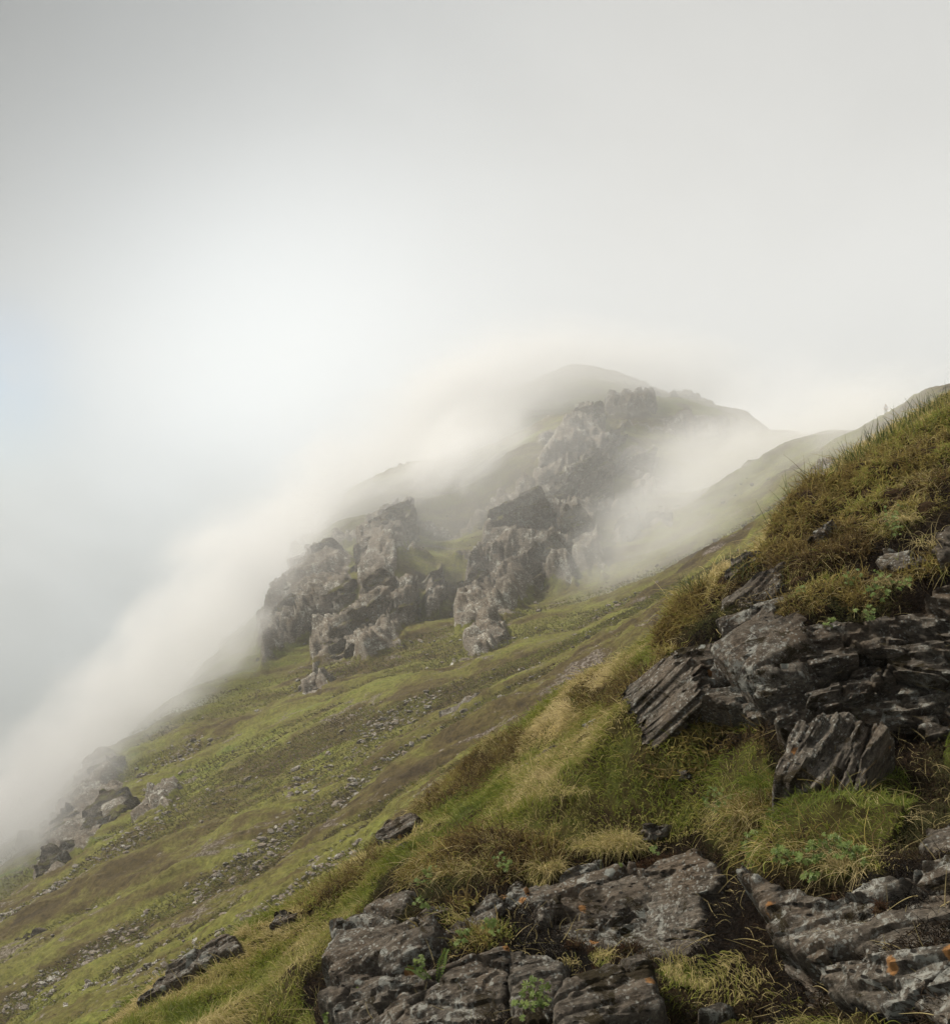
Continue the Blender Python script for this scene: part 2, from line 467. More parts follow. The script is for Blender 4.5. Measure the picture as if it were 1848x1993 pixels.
# ------------------------------------------------------------------ land surfaces (height fields through surveyed points)
class Surf:
    def __init__(s, pts, extra=(), reg=0.0, line=None, rng=None, tol=3):
        extra = list(extra)
        for it in range(9):
            s.fit(pts, extra, reg)
            if line is None: return
            line = sorted(line); added = 0
            LU = [p[0] for p in line]; LV = [p[1] for p in line]; LD = [p[2] for p in line]
            for U in range(int(LU[0]), int(LU[-1]), 44):
                a = (U - CX) / FPX
                r = np.geomspace(*rng, 500)
                P = np.stack([a * r, r, s.z(a * r, r)], -1)
                u, v, d = project(P)
                tv = np.interp(U, LU, LV); i = v.argmin()
                if v[i] < tv - tol:
                    q = at(U, tv + 4, d[i]); k = r[i] / q[1] ; q = q * k
                    extra.append((a * r[i], r[i], q[2])); added += 1
                elif v[i] > tv + tol:
                    extra.append(tuple(at(U, tv, np.interp(U, LU, LD)))); added += 1
            if not added: break
    def fit(s, pts, extra, reg):
        P = np.array([at(*p) for p in pts] + [np.array(e, float) for e in extra])
        s.sc = np.abs(P[:, :2]).max()
        s.xy = P[:, :2] / s.sc
        n = len(P)
        K = s.k(s.xy, s.xy) + reg * np.eye(n)
        A = np.zeros((n + 3, n + 3)); A[:n, :n] = K
        A[:n, n] = 1; A[:n, n + 1:] = s.xy; A[n:, :n] = A[:n, n:].T
        s.w = np.linalg.solve(A, np.concatenate([P[:, 2], np.zeros(3)]))
    def k(s, a, b):
        d2 = ((a[:, None, :] - b[None, :, :]) ** 2).sum(-1)
        return np.where(d2 > 0, 0.5 * d2 * np.log(d2 + 1e-20), 0)
    def z(s, x, y):
        sh = np.shape(x)
        q = np.stack([np.ravel(x), np.ravel(y)], -1) / s.sc
        out = np.empty(len(q))
        for i in range(0, len(q), 40000):
            qq = q[i:i + 40000]
            out[i:i + 40000] = s.k(qq, s.xy) @ s.w[:-3] + s.w[-3] + qq @ s.w[-2:]
        return out.reshape(sh)
    def hit(s, U, V, d0, d1, n=500):
        """First point of the surface along the ray of (U, V)."""
        d = np.geomspace(d0, d1, n)
        P = at(U, V, 1.0)[None] * d[:, None]
        g = P[:, 2] - s.z(P[:, 0], P[:, 1])
        i = np.argmax(g < 0) if (g < 0).any() else -1
        if i <= 0: return None
        t = g[i - 1] / (g[i - 1] - g[i])
        return at(U, V, d[i - 1] + t * (d[i] - d[i - 1]))

SKYLINE = [(1848, 752, 150), (1740, 795, 180), (1650, 838, 205), (1590, 850, 225), (1540, 845, 240), (1450, 803, 290), (1300, 760, 295),
           (1200, 725, 300), (1110, 712, 300), (1030, 735, 295), (930, 805, 285), (830, 868, 270), (690, 950, 245), (620, 1030, 228), (560, 1110, 212),
           (500, 1210, 196), (420, 1290, 180), (340, 1350, 168), (260, 1430, 155), (180, 1490, 145), (90, 1580, 132), (0, 1665, 122), (-150, 1800, 105)]
FAR_PTS = SKYLINE + [
    (150, 2100, 38), (450, 1890, 40), (765, 1650, 42), (900, 1500, 52), (1000, 1440, 56), (1250, 1255, 70), (1450, 1100, 82), (1700, 930, 98), (1950, 830, 100),
    (0, 1992, 62), (330, 1760, 72), (0, 1800, 92), (600, 1600, 74), (300, 1560, 112), (700, 1350, 118), (900, 1270, 128), (500, 1400, 128),
    (200, 1650, 98), (100, 1720, 100), (1200, 1200, 112), (1400, 1080, 125), (1560, 950, 150), (1720, 850, 150),
    (700, 1290, 142), (820, 1240, 146), (950, 1200, 150), (1200, 1170, 135), (640, 1240, 165), (560, 1280, 160),
    (760, 1000, 205), (720, 1120, 170), (880, 1180, 168), (880, 1050, 205), (960, 1050, 182), (1040, 920, 206), (1130, 810, 226), (1170, 930, 205),
    (1100, 1060, 178), (1240, 1060, 182), (1300, 950, 215), (1350, 870, 240), (1450, 930, 215), (1250, 800, 258), (900, 900, 250)]
FAR_EXTRA = []
for (U, V, d) in SKYLINE:
    p = at(U, V, d)
    for far_, drop in ((25, 10), (80, 50), (170, 110)):
        q = p * (1 + far_ / d)
        FAR_EXTRA.append((q[0], q[1], p[2] - drop))
FAR = Surf(FAR_PTS, FAR_EXTRA, 1e-5, SKYLINE, (60, 600), 5)

EDGE = [(150, 2050, 6.5), (300, 1915, 7.6), (450, 1840, 8.6), (600, 1755, 9.4), (700, 1680, 9.8), (800, 1610, 10.2), (900, 1495, 11.0), (1010, 1425, 11.2),
        (1120, 1350, 10.4), (1210, 1290, 9.6), (1290, 1235, 8.4), (1310, 1180, 6.6), (1400, 1118, 6.3), (1480, 1075, 6.3), (1500, 1020, 6.5), (1560, 955, 6.9),
        (1640, 900, 7.2), (1740, 830, 7.4), (1848, 775, 7.5), (2000, 690, 7.5)]
NEAR_PTS = EDGE + [
    (300, 2100, 5.0), (500, 1930, 6.4), (650, 1820, 6.7), (650, 2000, 5.0), (760, 1720, 7.2), (900, 1600, 7.8), (1000, 1520, 8.2), (1150, 1420, 8.6), (1250, 1360, 7.8),
    (700, 1850, 4.9), (720, 1740, 5.6), (900, 1690, 5.0), (1050, 1660, 4.9), (1200, 1560, 6.4), (1300, 1480, 6.2), (1200, 1650, 4.9), (1330, 1650, 4.7),
    (1400, 1580, 5.2), (1450, 1500, 5.2),
    (640, 2050, 4.1), (800, 1900, 4.3), (1000, 1800, 4.2), (1000, 2000, 3.5), (1250, 1900, 3.6), (1250, 2050, 3.2), (1380, 1800, 4.1), (1380, 1950, 3.7), (1440, 1720, 4.3),
    (1450, 2000, 3.3), (1540, 2000, 3.2),
    (1480, 1700, 3.75), (1560, 1850, 3.2), (1650, 1950, 2.85), (1700, 1720, 3.2), (1848, 1680, 3.2), (1848, 1992, 2.4), (1750, 1850, 2.8), (1750, 2100, 2.4),
    (1500, 1640, 3.9), (1600, 1570, 4.15), (1720, 1600, 3.9), (1848, 1560, 3.9), (1800, 1480, 4.3),
    (1330, 1400, 5.2), (1400, 1450, 5.0), (1500, 1480, 4.5), (1600, 1420, 4.6), (1720, 1420, 4.6), (1848, 1400, 4.5),
    (1310, 1290, 5.5), (1400, 1330, 5.1), (1500, 1330, 4.9), (1650, 1320, 4.8), (1848, 1300, 4.6),
    (1380, 1220, 5.6), (1500, 1230, 5.2), (1650, 1240, 5.0), (1848, 1180, 4.85),
    (1450, 1150, 5.9), (1560, 1140, 5.6), (1700, 1110, 5.4), (1848, 1050, 5.1), (1600, 1050, 6.0), (1750, 1000, 5.7), (1848, 930, 5.9), (1650, 960, 6.5), (1780, 880, 6.6)]
NEAR_EXTRA = []
for (U, V, d) in EDGE:
    p = at(U, V, d)
    for far_, drop in ((1.2, 0.55), (4, 2.4), (10, 6)):
        q = p * (1 + far_ / d)
        NEAR_EXTRA.append((q[0], q[1], p[2] - drop))
NEAR_EXTRA += [(0, 0, -1.7), (-2, 0, -2.9), (2, 0, -1.1), (0, -3, -1.7), (3, -2, -.8), (-4, 1, -4.2), (4, 3, 0.3), (5, 5, 1.6)]
NEAR = Surf(NEAR_PTS, NEAR_EXTRA, 1e-5, EDGE, (4.5, 26), 6)

# ------------------------------------------------------------------ the mountain
PX_ROCK = []          # (polygon, feather in px): bare rock on the far slopes
CRAG_LEFT = C5([(880,840),(740,960),(715,1080),(690,1180),(740,1260),(700,1400),(480,1560),(480,1640),(640,1600),(760,1640),(920,1540),(1010,1440),(1000,1300),(890,1230),(900,1080),(1000,960),(980,850)])
CRAG_FAINT = C5([(400,1130),(560,1050),(690,1100),(660,1250),(640,1400),(350,1560),(200,1680),(190,1500),(300,1300)])
CRAG_MID = [(1118,815),(1088,853),(1064,904),(1032,944),(973,995),(957,1035),(935,1072),(913,1123),(884,1175),(891,1226),(954,1204),(1013,1182),(1050,1138),(1118,1134),(1112,1060),(1094,1000),(1123,1010),(1145,1003),(1185,952),(1185,890),(1169,858),(1150,800)]
CRAG_RIB = C6([(450,1240),(560,1170),(640,1210),(700,1400),(760,1600),(640,1640),(560,1640),(520,1500),(470,1380)])
CRAG_TOP = C6([(700,470),(760,400),(1000,350),(1110,380),(1100,470),(1010,520),(900,520),(780,500)])
CRAG_LOW = CF([(860,180),(1000,100),(1130,60),(1090,240),(1000,330),(1150,400),(1250,480),(1080,640),(860,860),(640,1020),(550,1150),(330,1210),(380,1000),(420,820),(480,640),(600,480),(740,330)])
OUT_A = CF([(1370,470),(1500,370),(1650,330),(1640,400),(1560,500),(1400,580),(1250,680),(1260,600)])
OUT_B = C6([(860,1250),(1000,1170),(1000,1300),(960,1400),(860,1440),(830,1340)])
OUT_C = C6([(1050,1240),(1170,1200),(1270,1220),(1250,1300),(1160,1290)])
OUT_D = C3([(680,240),(700,190),(830,110),(880,100),(860,150),(720,230),(690,270)])
OUT_E = C3([(1000,130),(1080,80),(1280,20),(1250,100),(1180,150),(940,210),(960,170)])
OUT_F = C5([(1040,1250),(1130,1180),(1160,1300),(1130,1400),(1060,1450)])
OUT_G = C6([(760,610),(850,590),(900,640),(830,670),(760,650)])
OUT_H = C6([(880,740),(960,680),(1090,760),(1100,870),(1080,1060),(1010,1080),(980,960),(880,900)])
OUT_I = C5([(1280,1560),(1420,1440),(1480,1470),(1400,1600),(1300,1650)])
OUT_J = C5([(400,1780),(480,1700),(560,1720),(520,1840),(420,1848)])
OUT_K = CF([(60,1750),(200,1640),(380,1640),(380,1700),(200,1848),(30,1848)])
OUT_L = CF([(1150,1180),(1300,1060),(1360,960),(1540,900),(1560,930),(1400,1080),(1180,1210)])
for poly, f in ((CRAG_LEFT, 8), (CRAG_FAINT, 12), (CRAG_MID, 8), (CRAG_RIB, 6), (CRAG_TOP, 8), (CRAG_LOW, 6), (OUT_A, 4), (OUT_B, 6), (OUT_C, 6),
                (OUT_F, 6), (OUT_G, 4), (OUT_H, 8), (OUT_I, 5), (OUT_J, 5)):
    PX_ROCK.append((poly, f))

def nonuniform(lo, mlo, mhi, hi, n_mid, n_side):
    return np.concatenate([np.linspace(lo, mlo, n_side, endpoint=False), np.linspace(mlo, mhi, n_mid), np.linspace(mhi, hi, n_side + 1)[1:]])

def build_hillside():
    A = nonuniform(-1.6, -0.47, 0.47, 1.6, 780, 24)
    R = np.concatenate([np.geomspace(24, 340, 760), np.geomspace(350, 670, 16)])
    AA, RR = np.meshgrid(A, R, indexing='ij')
    X, Y = AA * RR, RR
    lim = smooth(320, 600, RR)
    Z = FAR.z(X, np.minimum(Y, 420))
    Zfar = -120 - 0.1 * (RR - 320) + 0.12 * np.clip(X, -400, 400)
    Z = Z * (1 - lim) + Zfar * lim
    Z = np.clip(Z, -260, 130)
    P = np.stack([X, Y, Z], -1)
    U, V, D = project(P)
    pn = noise(P * 0.35, 5) * 9 + noise(P * 0.11, 6) * 9
    rock = np.zeros(X.shape, np.float32); main = rock.copy()
    for pi, (poly, f) in enumerate(PX_ROCK):
        uu = [p[0] for p in poly]; vv = [p[1] for p in poly]
        m = (U > min(uu) - 30) & (U < max(uu) + 30) & (V > min(vv) - 30) & (V < max(vv) + 30)
        sd = in_poly(U[m], V[m], poly) + pn[m]
        rock[m] = np.maximum(rock[m], smooth(-f, f, sd))
        if pi < 6: main[m] = np.maximum(main[m], smooth(-f * .5, f * 1.2, sd))
    # lesser outcrops, drawn out along the fall line
    Q = P * np.array([0.030, 0.10, 0.07], np.float32)
    o = fbm(Q, 5, 31)
    rock = np.maximum(rock, smooth(0.28, 0.36, o + 0.06 * smooth(150, 240, RR)) * 0.9 * smooth(75, 130, RR) * smooth(715, 775, V) * (1 - smooth(1430, 1470, U) * smooth(930, 890, V)))
    # turf lumps, drawn out down the slope
    Q = P * np.array([0.45, 0.9, 0.9], np.float32)
    lump = fbm(Q, 4, 41) * 0.75 + np.abs(noise(P * np.array([1.2, 2.2, 2.2], np.float32), 47)) * -0.45 + noise(P * np.array([0.13, 0.4, 0.3], np.float32), 3) * 1.3 + noise(P * np.array([0.03, 0.11, 0.06], np.float32), 13) * 4.0 * smooth(40, 80, RR)
    # rock: leaning joint blocks and ledges
    c, s_ = math.cos(0.5), math.sin(0.5)
    B = np.stack([P[..., 0] * c + P[..., 2] * s_, P[..., 1], -P[..., 0] * s_ + P[..., 2] * c], -1).astype(np.float32)
    m = rock > 0.02
    Bm = B[m] + (noise(B[m] * 0.3, 9) * 1.6)[:, None]
    f1, f2, idv = worley(Bm * np.array([0.16, 0.16, 0.10], np.float32), 3)
    blk = idv * 2.6 - smooth(0.16, 0.0, f2 - f1) * 1.4
    g1, g2, idw = worley(Bm * np.array([0.42, 0.42, 0.75], np.float32), 8)
    blk = blk * (1 - 0.75 * smooth(1440, 1480, U[m]) * smooth(900, 860, V[m]))
    blk = blk + idw * 0.8 - smooth(0.12, 0.0, g2 - g1) * 0.5 + fbm(Bm * 0.9, 3, 77) * 0.7
    # the big crags: ribs running up the face, bedding ledges across them, open joints
    r1 = 1 - np.abs(noise(Bm * np.array([0.085, 0.085, 0.022], np.float32), 201)) * 3.0
    r2 = 1 - np.abs(noise(Bm * np.array([0.20, 0.20, 0.06], np.float32), 202)) * 3.0
    tt = fbm(Bm * np.array([0.05, 0.05, 0.30], np.float32), 4, 203, 0.6) * 7 + Bm[:, 2] * 0.30 + Bm[:, 0] * 0.10
    ff = np.floor(tt); hsh = (np.sin(ff * 78.233) * 43758.5453) % 1.0
    led = hsh * smooth(0.0, 0.12, tt - ff)
    jt = smooth(0.05, 0.0, np.abs(noise(Bm * np.array([0.30, 0.30, 0.10], np.float32), 204)))
    cragd = (0.8 + r1 * 1.5 + r2 * 0.9 + led * 1.5 - jt * 0.8 + idw * 0.7 + fbm(Bm * 1.2, 4, 205) * 0.9) * (0.45 + 0.55 * smooth(130, 165, RR[m]))
    blk = blk * (1 - main[m]) + cragd * main[m]
    disp = np.array(lump * 0.55, np.float32)
    near_k = 0.30 + 0.84 * smooth(70, 170, RR[m])
    disp[m] = lump[m] * 0.55 * (1 - rock[m]) + rock[m] * (blk * 0.9 * near_k + 0.2)
    fade = smooth(24, 34, RR) * (1 - smooth(330, 345, RR))
    # push along the surface normal, mostly up and out of the slope
    gx = np.gradient(P, axis=0); gy = np.gradient(P, axis=1)
    n = np.cross(gx, gy); n /= np.linalg.norm(n, axis=-1, keepdims=True) + 1e-9
    n *= np.sign(n[..., 2:3])
    P = P + n * (disp * fade)[..., None]
    F = grid_faces(*X.shape)
    F = F[(np.abs(P.reshape(-1, 3)[F][:, :, 0]) < 400).all(axis=1)]
    Vv, F, at_ = compact(P.reshape(-1, 3), F, {'rock': rock.ravel()})
    me = mesh_np('hillside', Vv, F, True, at_)
    o = link('hillside', me, M_HILL)
    tag(o, kind='structure')
    return o
build_hillside()
print('hillside', time.time() - T0)

# ------------------------------------------------------------------ rock shapes
def cube_sphere(n):
    g = np.tan(np.linspace(-math.pi / 4, math.pi / 4, n))
    a, b = np.meshgrid(g, g, indexing='ij')
    one = np.ones_like(a)
    Vs, Fs, off = [], [], 0
    for face in ((a, b, one), (b, a, -one), (one, a, b), (-one, b, a), (b, one, a), (a, -one, b)):
        Vs.append(np.stack(face, -1).reshape(-1, 3)); Fs.append(grid_faces(n, n) + off); off += n * n
    V = np.concatenate(Vs); F = np.concatenate(Fs)
    key = np.round(V * 1e5).astype(np.int64)
    _, idx, inv = np.unique(key, axis=0, return_index=True, return_inverse=True)
    V = V[idx]; F = inv.ravel()[F]
    return V / np.linalg.norm(V, axis=1, keepdims=True), F

def rock_mesh(name, seed, n=24, cuts=10, dims=(1, 1, 1), layers=6, ledge=0.10, rough=0.05, tilt=0.3, mat=None, bed_scale=1.0):
    """An angular, bedded block: planes cut from a box, then each bed stands out by its own amount."""
    rg = np.random.default_rng(seed)
    D, F = cube_sphere(n)
    nr = [np.array(v, float) for v in ((1,0,0),(-1,0,0),(0,1,0),(0,-1,0),(0,0,1),(0,0,-1))]
    ds = list(rg.uniform(0.82, 1.0, 6))
    for _ in range(cuts):
        v = rg.normal(size=3); v /= np.linalg.norm(v)
        nr.append(v); ds.append(rg.uniform(0.86, 1.15))
    nr = [v + rg.normal(0, 0.10, 3) for v in nr]
    r = np.full(len(D), 9.0)
    for v, d in zip(nr, ds):
        k = D @ v
        r = np.where(k > 0.05, np.minimum(r, d / np.maximum(k, 0.05)), r)
    P = D * r[:, None]
    ax = np.array([math.sin(tilt), 0.25 * math.sin(tilt * 2), math.cos(tilt)]); ax /= np.linalg.norm(ax)
    t = P @ ax * layers * 0.5 + noise(P * 1.1 + seed, seed) * 0.7 + seed
    fl = np.floor(t); fr = t - fl
    h = (np.sin(fl * 78.233 + seed) * 43758.5453) % 1.0
    groove = smooth(0.0, 0.16, fr) * smooth(1.0, 0.90, fr)
    lat = P - (P @ ax)[:, None] * ax
    P = P - lat * (ledge * h + 0.06 * (1 - groove))[:, None]
    P = P * np.array(dims)
    sc = 1.0 / max(dims)
    P = P + D * (fbm(P * 2.2 * sc + seed, 4, seed + 5) * rough * 2 * max(dims) * 0.5)[:, None]
    me = mesh_np(name, P, F, False)
    a = me.attributes.new('bed', 'FLOAT_VECTOR', 'POINT')
    R = np.array(Matrix.Rotation(-tilt, 3, 'Y'))
    a.data.foreach_set('vector', ((P @ R.T)[:, [0, 2, 1]] * bed_scale + seed).astype(np.float32).ravel())
    try: me.set_sharp_from_angle(angle=math.radians(34))
    except Exception: pass
    if mat: me.materials.append(mat)
    return me

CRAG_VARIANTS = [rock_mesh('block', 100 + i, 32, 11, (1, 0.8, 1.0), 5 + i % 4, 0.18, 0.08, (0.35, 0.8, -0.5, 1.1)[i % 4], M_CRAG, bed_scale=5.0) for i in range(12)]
STONE_VARIANTS = [rock_mesh('stone', 200 + i, 9, 8, (1, 0.7, 0.42), 3, 0.12, 0.04, 0.2, M_STONE) for i in range(10)]

def surf_normal(S, x, y, e=0.4):
    zx = (S.z(x + e, y) - S.z(x - e, y)) / (2 * e); zy = (S.z(x, y + e) - S.z(x, y - e)) / (2 * e)
    n = np.stack([-zx, -zy, np.ones_like(zx)], -1)
    return n / np.linalg.norm(n, axis=-1, keepdims=True)

def crag(name, poly, n, size, label, group='rocky crags on the mountainside', seed=0, up=1.7, lean=0.35, cat='crag', sink=0.45):
    """Blocks of one crag, seated in the slope where the crag stands."""
    rg = np.random.default_rng(seed)
    uu = [p[0] for p in poly]; vv = [p[1] for p in poly]
    spots = []
    for _ in range(n * 60):
        if len(spots) >= n: break
        u, v = rg.uniform(min(uu), max(uu)), rg.uniform(min(vv), max(vv))
        if in_poly(np.array([u]), np.array([v]), poly)[0] < 0: continue
        s = rg.uniform(*size) * (0.55 + 0.6 * rg.random())
        h = FAR.hit(u, v, 40, 420, 420)
        if h is None: continue
        if any(np.linalg.norm(h - q) < 0.42 * (s + t) for q, t in spots) : continue
        spots.append((h, s))
    if not spots: return
    base = np.mean([q for q, s in spots], axis=0)
    root = link(name, None); root.location = base
    tag(root, label, cat, group)
    for q, s in spots:
        o = bpy.data.objects.new('block', CRAG_VARIANTS[rg.integers(len(CRAG_VARIANTS))])
        COL.objects.link(o); o.parent = root
        nn = surf_normal(FAR, q[0], q[1], 2.0)
        p = q - nn * s * sink - base
        o.location = p
        o.rotation_euler = (rg.normal(0.10, 0.16), lean + rg.normal(0, 0.2), rg.uniform(-0.7, 0.7))
        w = s * rg.uniform(0.75, 1.2)
        o.scale = (w * 0.8, s * 0.9, s * up * rg.uniform(0.7, 1.25))
    return root

CRAG_JOBS = [
    ('rock_buttress', 'tall grey rock buttress with long ribs in the middle of the mountain face', [
        [(1160,790),(1118,815),(1088,853),(1070,900),(1100,905),(1135,880),(1170,850),(1175,810)],
        [(1100,905),(1064,904),(1040,944),(1060,1000),(1095,1000),(1110,960),(1135,925),(1150,880)],
        [(1150,880),(1185,890),(1187,950),(1145,1003),(1120,1010),(1105,975),(1125,930)],
        [(1040,944),(973,995),(957,1035),(935,1072),(950,1130),(1000,1150),(1040,1100),(1060,1040),(1062,1000)],
        [(935,1072),(913,1123),(884,1175),(891,1226),(950,1206),(985,1150),(948,1128)],
        [(1000,1150),(985,1185),(1013,1182),(1050,1140),(1075,1070),(1070,1020),(1055,1060)],
        [(1075,1060),(1095,1010),(1115,1060),(1118,1134),(1080,1145),(1055,1130)]], 26, 1.9, CRAG_MID, 4),
    ('rock_buttress', 'dark steep crag standing left of the grassy gully, split into vertical ribs', [
        [(762,991),(711,1035),(701,1079),(692,1116),(711,1145),(740,1110),(766,1060),(785,1010)],
        [(762,991),(799,994),(806,1035),(775,1075),(770,1110),(745,1120),(765,1060)],
        [(711,1145),(696,1197),(700,1240),(735,1280),(777,1249),(760,1180),(765,1134),(740,1115)],
        [(765,1134),(806,1160),(810,1212),(777,1249),(762,1190)],
        [(696,1197),(615,1256),(615,1286),(674,1271),(718,1286),(735,1270),(700,1235)]], 24, 1.7, CRAG_LEFT, 4),
    ('rock_buttress', 'pale crag fading into mist behind the dark steep crag', [
        [(640,1060),(585,1097),(560,1150),(590,1180),(640,1140),(680,1090)], [(560,1150),(530,1230),(515,1290),(560,1260),(600,1200),(590,1180)],
        [(640,1140),(600,1200),(567,1256),(640,1220),(680,1190),(690,1120)]], 24, 1.3, CRAG_FAINT, 2),
    ('rock_rib', 'slanting rib of rock below and right of the tall buttress', [CRAG_RIB], 20, 1.5, CRAG_RIB, 5),
    ('rock_outcrop', 'jumble of grey blocks just under the misty summit', [CRAG_TOP], 20, 1.0, CRAG_TOP, 9),
    ('rock_outcrop', 'broken line of cliffs along the lower left shoulder where the mist starts', [
        [(211,1480),(238,1472),(225,1510),(190,1535),(181,1497)], [(181,1497),(156,1528),(130,1560),(160,1580),(200,1540)], [(130,1560),(101,1594),(90,1640),(130,1650),(160,1600)],
        [(90,1640),(69,1714),(116,1701),(125,1655)], [(200,1540),(242,1543),(263,1560),(227,1594),(181,1640),(160,1620),(165,1580)]], 13, 1.5, CRAG_LOW, 14),
    ('rock_outcrop', 'grey cracked outcrop on the turf right of the low cliffs', [OUT_A], 8, 0.3, OUT_A, 3),
    ('rock_outcrop', 'pale upright slabs half hidden in mist right of the rib', [OUT_B], 18, 1.2, OUT_B, 3),
    ('rock_outcrop', 'pointed pale boulders in the misty hollow below the summit', [OUT_C], 18, 1.0, OUT_C, 4),
    ('rock_outcrop', 'long low outcrop lying along the slope above the near turf edge', [OUT_D], 6, 0.1, None, 0),
    ('rock_outcrop', 'rocky step on the slope just behind the top of the near turf bank', [OUT_E], 6, 0.1, None, 0),
    ('rock_outcrop', 'reddish grey broken rocks in the gully between the two big crags', [OUT_F], 18, 0.8, OUT_F, 5),
    ('rock_outcrop', 'single dark outcrop on the grass right of the top of the tall buttress', [OUT_G], 18, 1.0, None, 0),
    ('rock_outcrop', 'mist veiled rock face right of the tall buttress', [OUT_H], 24, 1.2, OUT_H, 6),
    ('rock_outcrop', 'low rocks in the grass straight below the tall buttress', [OUT_I], 9, 0.2, OUT_I, 6),
    ('rock_outcrop', 'small black outcrop at the foot of the dark steep crag', [OUT_J], 9, 0.3, OUT_J, 3),
    ('rock_outcrop', 'dark stepped outcrop near the bottom left corner of the slope', [], 7, 0.1, OUT_K, 26),
    ('rock_outcrop', 'thin line of flat rocks running up the middle of the green slope', [OUT_L], 4, 0.06, None, 0)]
def build_crags():
    for i, (nm, lab, polys, K, lift, rub, nrub) in enumerate(CRAG_JOBS):
        if rub is not None and nrub:
            root = crag(nm, rub, nrub, (0.055 * K, 0.12 * K), lab, seed=1 + i, up=1.0, sink=0.3)
        else: root = None
        if root is None:
            root = link(nm, None); root.location = FAR.hit(*np.mean(polys[0], axis=0), 30, 420, 400); tag(root, lab, 'crag', 'rocky crags on the mountainside')
        for j, p in enumerate(polys):
            slab('rib' if len(polys) > 1 else 'rock_face', p, lift, 16 + (j % 3) * 8, root, M_CRAG if K > 12 else M_ROCK, FAR, seed=1000 + i * 31 + j * 7, d0=30, d1=420, K=K, amp=.05 if K > 15 else .035, T=.13, beds=7,
                 h=.30 / K * (1.0 if K > 15 else 0.7), warp=.07, rough=.02, levels=6, grow=1.1 if K > 15 else 1.05)
# the ragged blocks of the ridge against the mist
for j, (poly, lab) in enumerate((([(1185,722),(1215,722),(1330,765),(1335,772),(1300,775),(1190,738)], 'ragged row of blocks on the ridge falling right from the summit'),
                                 ([(675,955),(695,935),(760,905),(800,895),(800,905),(700,960),(640,1040),(600,1075),(590,1070),(640,1010)], 'stepped crest of the ridge behind the crags, dim in the mist'))):
    crag('rock_crest', [(u, v + 5) for u, v in poly], 16, (1.2, 2.6), lab, seed=30 + j, up=0.8)
print('crags', time.time() - T0)

# ------------------------------------------------------------------ stones on the slope
def place_stone(U, V, w, label=None, group=None, name='stone', flat=1.0, variant=None, dark=False):
    h = FAR.hit(U, V, 30, 420, 420)
    if h is None: return None
    d = h[1] * math.cos(PITCH) + h[2] * math.sin(PITCH)
    s = w * d / FPX / 2
    me = STONE_VARIANTS[RNG.integers(len(STONE_VARIANTS)) if variant is None else variant]
    o = bpy.data.objects.new(name, me); COL.objects.link(o)
    nn = surf_normal(FAR, h[0], h[1], 0.8)
    q = Vector(nn).to_track_quat('Z', 'X')
    e = (q.to_matrix() @ Matrix.Rotation(RNG.uniform(0, 6.28), 3, 'Z') @ Matrix.Rotation(RNG.normal(0, .25), 3, 'X')).to_euler()
    o.rotation_euler = e
    o.location = h + nn * s * 0.05
    o.scale = (s, s * RNG.uniform(0.8, 1.3), s * flat * RNG.uniform(0.8, 1.4))
    tag(o, label, 'stone', group)
    return o
M_WET = None
def named_stone(U, V, w, label, **k):
    return place_stone(U, V, w, label, None, **k)
named_stone(576, 1496, 22, 'pale squarish stone alone on the smooth green slope')
named_stone(564, 1553, 13, 'small upright grey stone below the pale squarish one', flat=2)
named_stone(395, 1397, 7, 'tiny white stone on the skyline of the green slope')
named_stone(482, 1515, 16, 'low buff stone on brown turf in the middle of the slope')
named_stone(276, 1512, 17, 'block balanced on a pinnacle beside the low cliffs', flat=1.8)
named_stone(273, 1527, 14, 'stubby pinnacle under a balanced block', flat=2.4)
named_stone(352, 1505, 16, 'rounded grey boulder at the top of the cracked outcrop')
named_stone(192, 1804, 20, 'long pale stone lying in the turf of the lower slope', flat=.7)
named_stone(150, 1832, 28, 'flat pale slab low on the slope left of the near turf', flat=.6)
named_stone(50, 1919, 16, 'small light stone near the bottom corner of the slope')
named_stone(85, 1918, 20, 'light pointed stone right of the small one near the corner')
named_stone(172, 1875, 40, 'broad flat slab above the dark hummocks at the bottom', flat=.5)
named_stone(40, 1799, 22, 'dark rounded stone at the end of a streak of gravel', flat=1.3)
named_stone(120, 1738, 14, 'bluish flat stone on the turf under the low cliffs', flat=.6)
named_stone(240, 1747, 12, 'single pale stone in the grass right of the gravel streak')
named_stone(590, 1700, 20, 'grey stone beside the gravel above the near bank')
named_stone(500, 1680, 20, 'grey slab standing out of the slope above the gravel', flat=.8)
sg = 'grey stones lying loose on the green slope'
cnt = 0
streaks = [((1270,1180),(640,1560),18), ((900,1420),(480,1700),16), ((640,1500),(380,1760),14), ((350,1560),(150,1740),12), ((560,1750),(200,1960),16), ((700,1640),(480,1790),12),
           ((300,1800),(40,1960),14), ((1480,1040),(1180,1190),14), ((1250,930),(1350,1010),26), ((150,1720),(20,1800),8), ((860,1330),(700,1440),16), ((420,1420),(260,1560),12), ((330,1880),(120,1990),14)]
def streak_spots(n, wide=1.0):
    out = []
    for _ in range(n):
        a, b, w = streaks[RNG.integers(len(streaks))]
        t = RNG.random()
        out.append((a[0] + (b[0] - a[0]) * t + RNG.normal(0, w * wide), a[1] + (b[1] - a[1]) * t + RNG.normal(0, w * wide)))
    return out
